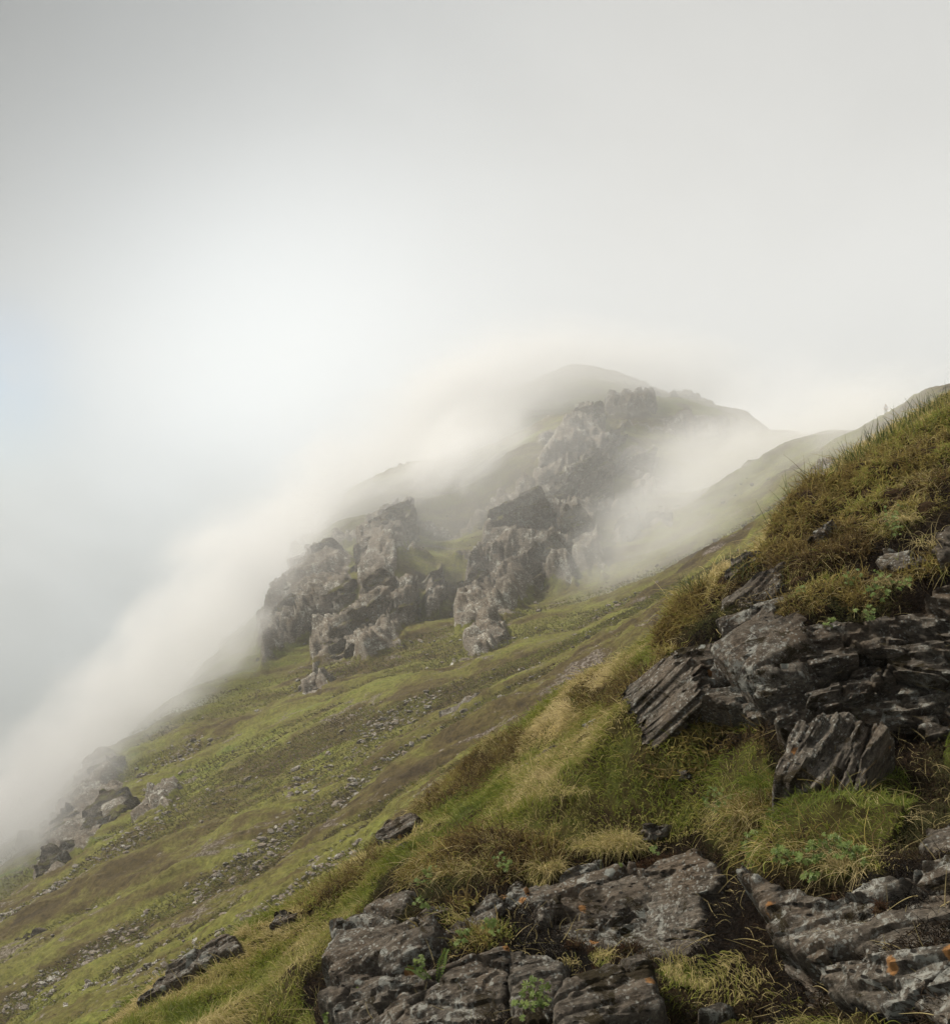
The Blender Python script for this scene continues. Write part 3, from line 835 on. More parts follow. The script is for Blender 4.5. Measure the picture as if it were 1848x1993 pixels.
RUNS = ['in the long scree run down the middle of the slope', 'in the scree running down from the near turf brow', 'in the stony run ending at the gravel above the bottom', 'in the run of stones passing right of the low cliffs',
        'among the scree just left of the near bank edge', 'in the scree above the dark split rock', 'in the gravel streak near the bottom left corner', 'in the misty scree under the pass', 'in the misty hollow under the summit',
        'at the foot of the low cliffs by the left edge', 'in the scree just behind the top of the near bank', 'above the cracked outcrop right of the low cliffs', 'in the lowest gravel streak by the bottom edge']
for _ in range(170):
    k = int(RNG.integers(len(streaks))); a, b, w = streaks[k]; t = RNG.random()
    U, V = a[0] + (b[0] - a[0]) * t + RNG.normal(0, w * 1.3), a[1] + (b[1] - a[1]) * t + RNG.normal(0, w * 1.3)
    place_stone(U, V, float(np.clip(RNG.lognormal(1.65, 0.5), 3, 15)), 'loose grey stone ' + RUNS[k], 'stones ' + RUNS[k])
# gravel too small to count: one mesh
def build_gravel():
    tv, tf = cube_sphere(3)
    P, F, k = [], [], 0
    # drawn from many points at once: march the far surface on a coarse lookup
    uu, vv = np.meshgrid(np.arange(0, 1850, 22), np.arange(700, 1993, 22), indexing='ij')
    H = np.full(uu.shape + (3,), np.nan)
    for i in range(uu.shape[0]):
        a = (uu[i, 0] - CX) / FPX
        r = np.geomspace(30, 340, 700)
        p = np.stack([a * r, r, FAR.z(a * r, r)], -1)
        u_, v_, d_ = project(p)
        vm = np.minimum.accumulate(v_)
        for j in range(uu.shape[1]):
            idx = np.argmax(vm <= vv[i, j])
            if vm[idx] <= vv[i, j]: H[i, j] = p[idx]
    pts = []
    cand = streak_spots(4200, 1.1) + [(RNG.uniform(0, 1500), RNG.uniform(800, 1990)) for _ in range(3000)]
    for U, V in cand:
        i, j = int((U) / 22), int((V - 700) / 22)
        if not (0 <= i < uu.shape[0] - 1 and 0 <= j < uu.shape[1] - 1): continue
        q = H[i:i + 2, j:j + 2]
        if np.isnan(q).any() or np.ptp(q[..., 1]) > 30: continue
        f, g = U / 22 - i, (V - 700) / 22 - j
        w = (q[0, 0] * (1 - f) + q[1, 0] * f) * (1 - g) + (q[0, 1] * (1 - f) + q[1, 1] * f) * g
        pts.append(w)
    pts = np.array(pts)
    pts[:, 2] = FAR.z(pts[:, 0], pts[:, 1])
    nn = surf_normal(FAR, pts[:, 0], pts[:, 1], 0.8)
    for p, n_ in zip(pts, nn):
        s = float(np.clip(RNG.lognormal(-2.1, 0.5), 0.05, 0.40)) * (p[1] / 90) ** 0.5
        R = np.array(Euler((RNG.uniform(-.5, .5), RNG.uniform(-.5, .5), RNG.uniform(0, 6.28))).to_matrix())
        v = (tv * (1 + RNG.uniform(-0.25, 0.25, (len(tv), 1)))) * np.array([1, .75, .4]) * s
        P.append(v @ R.T + p + n_ * s * 0.35); F.append(tf + k); k += len(tv)
    me = mesh_np('gravel', np.concatenate(P), np.concatenate(F), False)
    a = me.attributes.new('bed', 'FLOAT_VECTOR', 'POINT'); a.data.foreach_set('vector', np.concatenate(P).astype(np.float32).ravel())
    o = link('gravel', me, M_STONE)
    tag(o, 'small grey gravel and stone chips strewn in streaks down the green slope', 'gravel', None, 'stuff')
build_gravel()
print('stones', time.time() - T0)

# ------------------------------------------------------------------ the near bank
PEAT_AND_SHADE = [C1([(330,1290),(560,1140),(700,970),(770,850),(900,690),(1100,570),(1400,390),(1760,160),(1760,1100),(1300,1120),(700,1200),(420,1300)]), C1([(860,970),(930,890),(1040,820),(1060,790),(1100,830),(1010,910),(920,960)]), C1([(1050,1170),(1110,1060),(1290,1000),(1300,870),(1420,910),(1620,850),(1760,900),(1760,1070),(1500,1120),(1300,1120),(1120,1190)]), C1([(690,1060),(760,960),(830,960),(760,1040)]),  # crest patches: shade in the gaps between heather mats, painted as dark ground
        C1([(100,1500),(200,1380),(330,1330),(400,1330),(440,1270),(600,1130),(720,1040),(800,1240),(1060,1230),(1300,1090),(1290,1000),(1400,950),(1560,960),(1620,880),(1760,800),(1760,2100),(300,2100),(700,1993),(420,1900),(260,1920),(190,1780)]),
        C2([(560,330),(640,250),(900,200),(1300,250),(1712,200),(1712,600),(1500,620),(1300,640),(1150,720),(900,660),(730,600),(700,420)]),
        C2([(1450,560),(1760,500),(1760,1100),(1340,1150),(1480,900)]),
        C2([(-620,1240),(-500,1010),(-200,930),(0,960),(280,900),(480,1060),(620,1150),(1300,1180),(1760,1040),(1760,2100),(-1900,2100),(-1990,1700),(-1700,1500),(-1500,1090),(-1300,1000),(-900,1150)])]
GREENISH = [C2([(0,1900),(100,1720),(330,1690),(560,1700),(760,1800),(900,1993),(0,1993)])]

def tussock(x, y):
    P = np.stack([x, y, np.zeros_like(x)], -1)
    return fbm(P * 1.7, 3, 61) * 0.10 + np.maximum(fbm(P * 5.5, 3, 65), 0) * 0.09 + noise(P * 0.6, 68) * 0.08

def peat_shade_mask(U, V, feather=7, warp=None):
    m = np.zeros(U.shape, np.float32)
    for poly in PEAT_AND_SHADE:
        m = np.maximum(m, smooth(-feather, feather, in_poly(U, V, poly) + (0 if warp is None else warp)))
    return m

def near_base(x, y):
    r = y
    z = NEAR.z(x, y)
    return z

def build_bank():
    A = nonuniform(-2.2, -0.50, 0.50, 2.2, 560, 30)
    R = np.concatenate([np.geomspace(0.6, 1.9, 30, endpoint=False), np.geomspace(1.9, 12.5, 620), np.geomspace(12.7, 27, 50)])
    AA, RR = np.meshgrid(A, R, indexing='ij')
    X, Y = AA * RR, RR
    Zn, Zf = near_base(X, Y), FAR.z(X, Y)
    k = smooth(math.log(13), math.log(25), np.log(RR))
    Z = Zn * (1 - k) + (Zf + 0.05) * k
    P = np.stack([X, Y, Z], -1)
    U, V, D = project(P)
    pm = peat_shade_mask(U, V, 8, noise(P * 4, 71) * 22)
    t = tussock(X, Y)
    crumb = fbm(P * 6, 4, 73) * 0.07 + fbm(P * 22, 3, 74) * 0.018
    fade = smooth(13, 10, RR) * smooth(0.8, 1.8, RR)
    P[..., 2] += (t * (1 - pm) + (crumb - 0.03) * pm) * fade
    P[..., 1] -= crumb * pm * fade * 0.6
    me = mesh_np('peat_ground', P.reshape(-1, 3), grid_faces(*X.shape), True, {'peat': pm.ravel()})
    o = link('peat_ground', me, M_BANK)
    tag(o, kind='structure')
build_bank()

# the ground behind and beside the photographer
def build_behind():
    X, Y = np.meshgrid(np.linspace(-30, 30, 60), np.linspace(-25, 0.62, 40), indexing='ij')
    Z = np.clip(-1.7 + 0.62 * X, -20, 20) + fbm(np.stack([X, Y, X * 0], -1) * 0.5, 3, 3) * 0.2
    Z = Z - 0.3 * smooth(-1.5, 0.6, Y)
    me = mesh_np('trodden_ground', np.stack([X, Y, Z], -1).reshape(-1, 3), grid_faces(*X.shape), True, {'peat': np.full(X.size, 0.4, np.float32)})
    tag(link('trodden_ground', me, M_BANK), kind='structure')
build_behind()
print('bank', time.time() - T0)

# ------------------------------------------------------------------ slabs of the near rock
def ray_plane(U, V, c, n):
    d = at(U, V, 1.0)
    return d * (np.dot(c, n) / np.dot(d, n))

def slab_geo(S, poly, lift, ang, amp=0.03, T=0.22, h=0.009, seed=0, beds=3.2, tilt=(0, 0), d0=1.6, d1=14, rough=0.012, levels=4, warp=0.035, flare=0.0, grow=1.05, K=1.0):
    """One slab: an outlined plate lifted out of the ground, its top flaked into steps along its bedding."""
    poly = np.array(poly, float)
    def seek(u, v):
        for dv in (0, 10, 22, 36, 52):
            q = S.hit(u, v + dv, d0, d1, 300)
            if q is not None: return q
    pts = [seek(u, v) for u, v in poly]
    cen_px = np.mean(poly, axis=0)
    poly = cen_px + (poly - cen_px) * grow
    samp = [p for p in pts if p is not None]
    for k in (0.35, 0.7):
        for u, v in poly:
            q = S.hit(cen_px[0] + (u - cen_px[0]) * k, cen_px[1] + (v - cen_px[1]) * k, d0, d1, 300)
            if q is not None: samp.append(q)
    samp = np.array(samp)
    samp = samp[np.argsort(samp[:, 1])][: max(4, int(len(samp) * 0.95))]
    c = np.median(samp, axis=0)
    _, _, vt = np.linalg.svd(samp - samp.mean(0))
    n = vt[2]
    view = -at(*cen_px, 1.0); view /= np.linalg.norm(view)
    if np.dot(n, view) < 0: n = -n
    n = n + 0.45 * view; n /= np.linalg.norm(n)              # never seen quite edge on
    n = np.array(Matrix.Rotation(tilt[0], 3, 'X') @ Matrix.Rotation(tilt[1], 3, 'Z') @ Vector(n))
    c = samp.mean(0) + n * lift
    W = np.array([ray_plane(u, v, c, n) for u, v in poly])
    a = math.radians(ang)
    e1 = ray_plane(cen_px[0] + 40 * math.cos(a), cen_px[1] - 40 * math.sin(a), c, n) - ray_plane(*cen_px, c, n)
    e1 /= np.linalg.norm(e1); e2 = np.cross(n, e1)
    st = np.stack([(W - c) @ e1, (W - c) @ e2], -1)
    st = st / K
    lo, hi = st.min(0) - 0.09, st.max(0) + 0.09
    s, t = np.meshgrid(np.arange(lo[0], hi[0], h), np.arange(lo[1], hi[1], h), indexing='ij')
    Q = np.stack([s, t, np.full_like(s, seed * 1.37)], -1)
    sd = in_poly(s, t, st)
    sd = sd + noise(Q * np.array([2.2, 6.0, 1]), seed + 1) * warp * 0.7 + noise(Q * np.array([7, 34, 1]), seed + 2) * warp * 0.8
    g = fbm(Q * np.array([0.9, beds, 1.0]), 4, seed + 3, 0.55) * 1.5 + 0.5 + noise(Q * np.array([5, 9, 1]), seed + 9) * 0.05
    kk = g * levels
    fl = np.floor(kk); fr = kk - fl
    terr = (fl + smooth(0.0, 0.05, fr)) / levels - 0.5
    kk2 = (fbm(Q * np.array([2.6, beds * 3.2, 1.0]), 3, seed + 4) + 0.5) * 6
    fl2 = np.floor(kk2); terr2 = (fl2 + smooth(0.0, 0.08, kk2 - fl2)) / 6 - 0.5
    hh = terr * amp * 2.6 + terr2 * amp * 1.1 + fbm(Q * np.array([8, 24, 1]), 4, seed + 5) * rough + noise(Q * 1.3, seed + 6) * amp * 0.3 + fbm(Q * np.array([30, 55, 1]), 3, seed + 15) * 0.006
    # open joints
    f1, f2, idv = worley(np.stack([s * 1.5 + t * 0.6, t * 3.6, s * 0 + seed], -1) + noise(Q * 14, seed + 7)[..., None] * 0.03, seed + 8)
    hh = hh - smooth(0.03, 0.0, f2 - f1) * amp * 1.3 + (idv - 0.5) * amp * 1.1
    hh = hh - (1 - smooth(0, 0.022, sd)) ** 2 * 0.012
    wall = max(0.018, 0.10 * T)
    out = np.clip(-sd / wall, 0, 1)
    hh = hh - out * T - smooth(0.0, 1.0, out) * 0.0
    under = out * (0.006 + flare)
    cs, ct = st.mean(0)
    ln = np.hypot(s - cs, t - ct) + 1e-6
    s2 = s - (s - cs) / ln * under; t2 = t - (t - ct) / ln * under
    s2 = s2 + (noise(np.stack([s * 9, hh * 22, t * 9], -1), seed + 12) * 0.03) * out
    P = c + K * (s2[..., None] * e1 + t2[..., None] * e2 + hh[..., None] * n)
    keep = sd > -wall * 1.2
    V, F, at_ = compact(P.reshape(-1, 3), grid_faces(*s.shape, keep), {'b': np.stack([s * K + seed, t * K, hh * K + seed], -1).reshape(-1, 3)})
    return V, F, at_['b'], c, n, e1, e2

def slab(name, poly, lift, ang, parent=None, mat=None, S=None, label=None, cat=None, group=None, **k):
    V, F, bed, c, n, e1, e2 = slab_geo(S or NEAR, poly, lift, ang, **k)
    if parent is None: org = c
    else: org = np.array(parent.location)
    me = mesh_np(name, V - org, F, False)
    a = me.attributes.new('bed', 'FLOAT_VECTOR', 'POINT'); a.data.foreach_set('vector', bed.astype(np.float32).ravel())
    try: me.set_sharp_from_angle(angle=math.radians(50))
    except Exception: pass
    o = link(name, me, mat or M_ROCK, parent)
    if parent is None: o.location = org
    if label: o['label'] = label
    if cat: tag(o, None, cat, group)
    return o

def rock_group(name, loc_px, label, cat='rock outcrop', group=None):
    h = NEAR.hit(*loc_px, 1.6, 14)
    r = link(name, None); r.location = h
    tag(r, label, cat, group)
    return r

build_crags()
print('ribs', time.time() - T0)
# the bedded outcrop on the right
oc = rock_group('rock_outcrop', (1500, 1440), 'layered brown and grey rock face under heather, above the striped boulder')
RF = [([(150,1590),(240,1580),(330,1600),(360,1720),(480,1850),(520,1940),(400,1890),(330,1920),(250,1900),(200,1780),(150,1680)], .10, 62, dict(amp=.04, beds=4)),
      ([(330,1590),(430,1610),(560,1690),(600,1800),(640,1900),(700,1993),(720,2080),(640,2040),(560,1960),(500,1860),(370,1720)], .16, -58, dict(amp=.04, beds=4)),
      ([(430,1530),(560,1540),(700,1510),(850,1490),(862,1600),(840,1640),(560,1692),(480,1640),(345,1590)], .24, 9, dict(amp=.03)),
      ([(565,1700),(840,1650),(888,1665),(900,1720),(700,1765),(605,1762)], .17, 8, dict(amp=.035)),
      ([(608,1772),(900,1728),(866,1796),(640,1856),(612,1830)], .21, 12, dict(amp=.03)),
      ([(642,1866),(852,1806),(850,1884),(720,1940),(655,1905)], .14, 14, dict(amp=.03)),
      ([(700,1993),(720,1945),(880,1892),(905,1922),(830,1985),(760,2060)], .20, 20, dict(amp=.03)),
      ([(860,1500),(960,1462),(1140,1465),(1128,1562),(866,1624)], .22, 6, dict(amp=.03)),
      ([(884,1644),(1130,1574),(1160,1640),(1050,1704),(905,1712)], .19, 10, dict(amp=.04)),
      ([(1170,1650),(1340,1620),(1405,1760),(1240,1862),(1085,1898),(1060,1762)], .17, 10, dict(amp=.03)),
      ([(880,1850),(1070,1775),(1078,1890),(1050,1945),(905,1905)], .18, 12, dict(amp=.03)),
      ([(1085,1905),(1235,1868),(1400,1850),(1500,1900),(1480,1965),(1260,1975),(1060,1960)], .14, 5, dict(amp=.03)),
      ([(910,1730),(1050,1712),(1060,1765),(890,1840),(870,1800)], .14, 15, dict(amp=.03)),
      ([(1310,1545),(1400,1400),(1560,1370),(1590,1230),(1750,1215),(1750,1560),(1480,1590)], .13, -6, dict(amp=.03)),
      ([(1145,1480),(1300,1550),(1475,1600),(1750,1572),(1750,1760),(1560,1800),(1410,1720),(1340,1612),(1165,1632)], .16, -5, dict(amp=.03)),
      ([(1500,1850),(1600,1805),(1750,1790),(1750,1905),(1540,1910)], .10, 5, dict(amp=.03)),
      ([(1420,1770),(1560,1812),(1490,1850),(1410,1845)], .10, 0, dict(amp=.025))]
slab('slab', C1([(170,1600),(430,1520),(700,1500),(1000,1440),(1300,1430),(1560,1330),(1780,1300),(1780,1920),(1400,1990),(1100,1990),(800,1990),(660,2010),(540,1950),(380,1900),(240,1860)]), .03, 8, oc, seed=9, amp=.05, beds=6, T=.25, h=.011, levels=6)
for i, (p, lift, ang, k) in enumerate(RF):
    k.update(amp=.048, beds=6.0)
    slab('slab', C1(p), lift * 0.8, ang, oc, seed=11 + i * 7, T=.32, **k)
slab('slab', C1([(730,1045),(690,1080),(600,1130),(540,1190),(440,1270),(400,1335),(500,1325),(640,1265),(780,1262),(720,1180),(730,1100)]), .10, 42, oc, seed=201, amp=.025)
slab('slab', C1([(385,1395),(470,1360),(620,1290),(790,1268),(760,1312),(660,1360),(640,1400),(520,1470),(500,1532),(430,1500),(395,1440)]), .19, 22, oc, seed=205, amp=.02)
slab('rock', C1([(890,935),(930,895),(1035,835),(1045,850),(1000,900),(910,940)]), .22, 30, None, seed=231, amp=.02, T=.2, beds=5, label='smooth grey rock showing between two heather hummocks on the crest', cat='rock')
r_ = rock_group('rock_outcrop', (1720, 1090), 'small dark ledge of rock tucked under the heather mat')
slab('slab', C1([(1290,1040),(1340,992),(1480,985),(1500,1040),(1495,1100),(1300,1105)]), .10, 8, r_, seed=210)
slab('slab', C1([(1505,1000),(1570,1050),(1560,1110),(1500,1108)]), .07, 20, r_, seed=213)
r_ = rock_group('rock_outcrop', (1835, 1040), 'dark rock showing at the right edge of the picture beside the heather')
slab('slab', C1([(1612,890),(1760,840),(1760,1030),(1625,1060)]), .12, 10, r_, seed=216)

# the striped boulder
bo = rock_group('boulder', (1620, 1500), 'large five sided boulder with slanting stripes and orange lichen, resting on the grass ledge', 'boulder')
slab('boulder_body', C2([(830,255),(960,245),(1120,235),(1200,250),(1225,300),(1170,420),(1100,520),(1010,640),(960,640),(870,650),(790,600),(735,585),(755,480),(790,430),(785,350)]), .30, 60, bo, seed=301, amp=.035, beds=5, T=.34, rough=.012, warp=.02, h=.006)
slab('boulder_body', C2([(1190,300),(1290,300),(1385,350),(1330,430),(1270,500),(1225,600),(1180,690),(1120,700),(1060,630),(1110,520)]), .25, 58, bo, seed=305, amp=.04, beds=6, T=.32, warp=.02, h=.006)

r_ = rock_group('stone', (1805, 1418), 'small slate leaning in the grass right of the striped boulder', 'stone')
slab('slate', C2([(1510,292),(1580,250),(1650,270),(1700,300),(1640,345),(1530,335)]), .07, 12, r_, seed=309, amp=.02, T=.12)

# the great slab in the lower right corner
gs = rock_group('rock_slab', (1650, 1850), 'huge tilted slab of pale grey and rusty rock filling the lower right corner', 'rock slab')
slab('slab', C2([(490,1085),(640,1150),(860,1215),(1040,1250),(1250,1160),(1450,1120),(1790,1040),(1790,1570),(1500,1605),(1300,1655),(1100,1605),(890,1612),(760,1540),(690,1420),(600,1220)]), .16, 17, gs, seed=401, amp=.03, beds=4, T=.35, h=.007)
slab('slab', C2([(895,1625),(1100,1615),(1300,1668),(1500,1622),(1790,1585),(1790,2060),(1600,1970),(1480,1925),(1330,1935),(1180,1885),(1010,1800)]), .10, 12, gs, seed=407, amp=.035, beds=4, T=.35, h=.007)
slab('slab', C2([(735,1620),(800,1650),(930,1760),(1040,1850),(1130,1960),(1080,1950),(930,1840),(790,1720)]), .03, -50, gs, seed=411, amp=.03, T=.2)
slab('slab', C2([(1590,905),(1790,850),(1790,1010),(1640,1040),(1560,1000)]), .06, 10, gs, seed=414, amp=.02, T=.12)
slab('slab', C2([(850,1840),(890,1820),(920,1870),(910,1900),(870,1890)]), .05, -30, gs, seed=417, amp=.015, T=.1)

# the pale slabs along the bottom
bs = rock_group('rock_slab', (1250, 1780), 'broad grey lichened slab in the middle of the foreground with a bright orange lichen patch', 'rock slab')
slab('slab', CB([(650,665),(780,640),(900,665),(1080,640),(1195,595),(1225,800),(1205,1000),(1240,1180),(1100,1180),(870,1232),(640,1200),(480,1240),(400,1290),(120,1262),(105,1200),(200,1060),(340,990),(560,980),(700,925),(880,905),(885,780),(740,745)]), .11, 10, bs, seed=501, amp=.018, beds=2.6, T=.25, h=.007, rough=.014)
slab('slab', CB([(1205,595),(1350,560),(1450,530),(1600,430),(1645,500),(1720,560),(1785,650),(1740,740),(1640,800),(1700,950),(1720,1080),(1745,1160),(1720,1300),(1600,1350),(1500,1300),(1350,1262),(1250,1182),(1215,1000),(1238,800)]), .13, 14, bs, seed=505, amp=.018, beds=2.6, T=.25, h=.007, rough=.014)
slab('slab', CB([(-120,900),(100,700),(400,640),(700,520),(900,480),(1200,560),(1560,440),(1760,620),(1740,1250),(1560,1380),(1280,1340),(900,1300),(600,1460),(480,1640),(-500,1800),(-1300,1900),(-1500,1650),(-1350,1480),(-1500,1250),(-1400,1000),(-1150,860),(-800,1000),(-500,1150),(-300,1000)]), .015, 14, bs, seed=499, amp=.026, beds=4, T=.2, h=.012, levels=6, grow=1.0)
slab('slab', CB([(285,870),(480,775),(502,860),(420,945),(325,1015),(300,960)]), .14, 25, bs, seed=509, amp=.012)
slab('slab', CB([(470,650),(540,560),(700,505),(830,478),(850,540),(760,590),(700,622),(520,672)]), .10, 22, bs, seed=512, amp=.02)
slab('slab', CB([(-20,800),(60,690),(150,660),(250,690),(275,780),(250,850),(130,890),(20,880)]), .11, 20, bs, seed=515, amp=.02)
slab('slab', CB([(850,590),(900,560),(930,520),(850,540)]), .08, 20, bs, seed=518, amp=.01, T=.1)
fl = rock_group('rock_slab', (1200, 1940), 'flat topped block with a squared right corner at the bottom centre', 'rock slab')
slab('slab', CB([(510,1600),(640,1440),(880,1345),(1100,1300),(1240,1310),(1256,1480),(1292,1680),(1100,1722),(870,1800),(700,1850),(500,1900),(470,1700)]), .16, 12, fl, seed=521, amp=.02, beds=4, T=.3, h=.006, warp=.02)
ll = rock_group('rock_slab', (950, 1950), 'wide pitted slab at the bottom, spotted with pale and orange lichen', 'rock slab')
slab('slab', C3([(700,1530),(780,1480),(905,1428),(1010,1390),(1030,1382),(1040,1500),(1030,1600),(1050,1740),(420,1760),(520,1640),(620,1590)]), .12, 14, ll, seed=531, amp=.022, beds=3.5, h=.007, warp=.02)
slab('slab', C3([(1045,1380),(1220,1372),(1262,1425),(1300,1400),(1290,1480),(1268,1600),(1240,1740),(1065,1740),(1045,1600),(1055,1500)]), .11, 14, ll, seed=535, amp=.022, beds=3.5, h=.007, warp=.02)
lr = rock_group('rock_outcrop', (760, 1850), 'stack of thin tilted plates jutting out over a dark hollow beside the grass')
for i, (p, lift, ang) in enumerate((
        ([(325,1135),(420,1080),(520,1058),(552,1100),(520,1182),(440,1232),(380,1282),(320,1270)], .18, 25),
        ([(820,1162),(860,1100),(950,1080),(1000,1092),(960,1182),(900,1232),(822,1222)], .12, 30),
        ([(560,1180),(620,1130),(700,1110),(740,1150),(650,1210),(580,1240)], .06, 30),
        ([(180,1462),(260,1400),(380,1332),(480,1292),(560,1282),(660,1252),(705,1290),(600,1352),(480,1452),(400,1482),(380,1442),(200,1482)], .14, 28),
        ([(330,1302),(450,1242),(560,1185),(600,1250),(480,1285),(350,1340)], .10, 28),
        ([(430,1492),(620,1478),(682,1502),(620,1532),(350,1622),(380,1542)], .16, 14),
        ([(290,1730),(400,1662),(520,1592),(640,1552),(640,1580),(560,1632),(450,1740)], .12, 25),
        ([(600,1472),(740,1402),(845,1360),(820,1402),(700,1452),(640,1482)], .12, 22),
        ([(640,1292),(760,1270),(800,1285),(740,1312),(650,1330)], .07, 12),
        ([(380,1460),(480,1450),(560,1400),(620,1420),(560,1470),(430,1488)], .10, 20))):
    slab('plate' if i > 2 else 'slab', C3(p), lift, ang, lr, seed=551 + i * 5, amp=.018, T=.16, beds=5)
# rocks in and behind the grass
for i, (fn, p, lift, ang, lab) in enumerate((
        (C3, [(1070,470),(1160,400),(1230,360),(1310,330),(1335,372),(1250,432),(1130,475)], .07, 25, 'mossy rock with an orange spot in a gap of the grassy bank'),
        (C3, [(1405,255),(1480,212),(1505,240),(1420,285)], .05, 25, 'small grey slab set in the bank above the mossy rock'),
        (C3, [(380,800),(420,730),(540,680),(585,700),(500,775),(430,825)], .25, 28, 'dark split rock at the edge of the bank above dry grass'),
        (C3, [(780,555),(820,510),(838,515),(810,560)], .05, 45, 'small pale stone sticking out of the brown bank'),
        (C3, [(1640,800),(1720,750),(1810,740),(1800,775),(1700,800)], .05, 12, 'long thin stone in dry grass above the lichened slab'),
        (C3, [(470,850),(520,825),(550,835),(500,870)], .04, 20, 'flat grey stone lying in the grass left of the bank'),
        (C4, [(680,1590),(780,1492),(860,1402),(1000,1332),(1080,1290),(1150,1290),(1162,1342),(1050,1372),(960,1442),(880,1482),(740,1580)], .14, 30, 'long dark rock with white and orange lichen at the left edge of the grass'),
        (C4, [(1330,1210),(1380,1160),(1450,1150),(1440,1200),(1350,1230)], .10, 25, 'brown rock at the top of the grassy edge, left of dry turf'),
        (C1, [(430,1110),(470,1050),(540,990),(600,988),(600,1025),(520,1085)], .10, 35, 'dark fissured boulder on the crest behind the outcrop'),
        (C2, [(150,545),(200,540),(240,570),(230,600),(165,590)], .03, 10, 'small pale stone half sunk in the grass ledge'),
        (C2, [(-90,870),(0,855),(110,860),(60,900),(-20,930)], .05, 12, 'brown flake of rock at the lip above the lichened slab'),
        (C2, [(210,1900),(290,1830),(300,1870),(270,1920)], .04, 30, 'small flake of slate in the dark gap between the slabs'),
        (C2, [(270,1950),(340,1910),(430,1880),(500,1930),(470,1993),(280,1993)], .06, 15, 'purplish grey rock at the bottom right of the squared block'))):
    slab('rock', fn(p), lift, ang, None, seed=701 + i * 5, amp=.025, T=.2, beds=5, label=lab, cat='rock')
print('slabs', time.time() - T0)

# ------------------------------------------------------------------ growing things
def near_z(x, y):
    return NEAR.z(x, y) + tussock(x, y) * smooth(13, 10, y) * smooth(0.8, 1.8, y)

def hair(name, roots, dirs, L, rad, tint, mat, parent=None, droop=0.5, curl=0.15, npt=4, seed=0, tip=None):
    """Blades as curves: each bends away from its root and sags with its length."""
    rg = np.random.default_rng(seed)
    n = len(roots)
    k = np.linspace(0, 1, npt)[None, :, None]
    Lc = L[:, None, None]
    side = rg.normal(size=(n, 1, 3)) * curl
    P = roots[:, None, :] + (dirs[:, None, :] * k + side * k ** 2) * Lc
    P[..., 2] -= (droop * (0.5 + rg.random((n, 1))) * k[..., 0] ** 2.2) * Lc[..., 0] * 0.9
    if npt > 4 and curl > 0.4: P += rg.normal(size=P.shape) * Lc * curl * 0.25 * (k > 0)
    h = bpy.data.hair_curves.new(name)
    h.add_curves([npt] * n)
    org = roots.mean(0) if parent is None else np.array(parent.location)
    h.attributes['position'].data.foreach_set('vector', (P - org).astype(np.float32).ravel())
    r = (rad[:, None] * (1 - 0.8 * np.linspace(0, 1, npt)[None] ** 1.5)).astype(np.float32)
    a = h.attributes.get('radius') or h.attributes.new('radius', 'FLOAT', 'POINT')
    a.data.foreach_set('value', r.ravel())
    c = np.ones((n, npt, 4), np.float32); c[..., :3] = tint[:, None, :]
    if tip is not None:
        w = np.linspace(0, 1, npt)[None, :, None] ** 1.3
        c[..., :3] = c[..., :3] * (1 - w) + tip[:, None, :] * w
    a = h.attributes.new('tint', 'FLOAT_COLOR', 'POINT')
    a.data.foreach_set('color', c.ravel())
    h.materials.append(mat)
    o = bpy.data.objects.new(name, h); COL.objects.link(o)
    if parent is not None: o.parent = parent
    else: o.location = org
    return o

def pal(cols, t, jit=0.18, rg=RNG):
    cols = np.array(cols, float); t = np.clip(t, 0, 0.9999) * (len(cols) - 1)
    i = t.astype(int); f = (t - i)[:, None]
    c = cols[i] * (1 - f) + cols[i + 1] * f
    return c * np.exp(rg.normal(0, jit, (len(t), 1)))
STRAW = [(0.095, 0.120, 0.020), (0.165, 0.185, 0.028), (0.25, 0.220, 0.070), (0.39, 0.315, 0.14), (0.48, 0.39, 0.20)]
HEATH = [(0.040, 0.025, 0.011), (0.075, 0.050, 0.018), (0.120, 0.088, 0.028), (0.180, 0.145, 0.042), (0.125, 0.140, 0.028)]

def unit(v): return v / (np.linalg.norm(v, axis=-1, keepdims=True) + 1e-9)

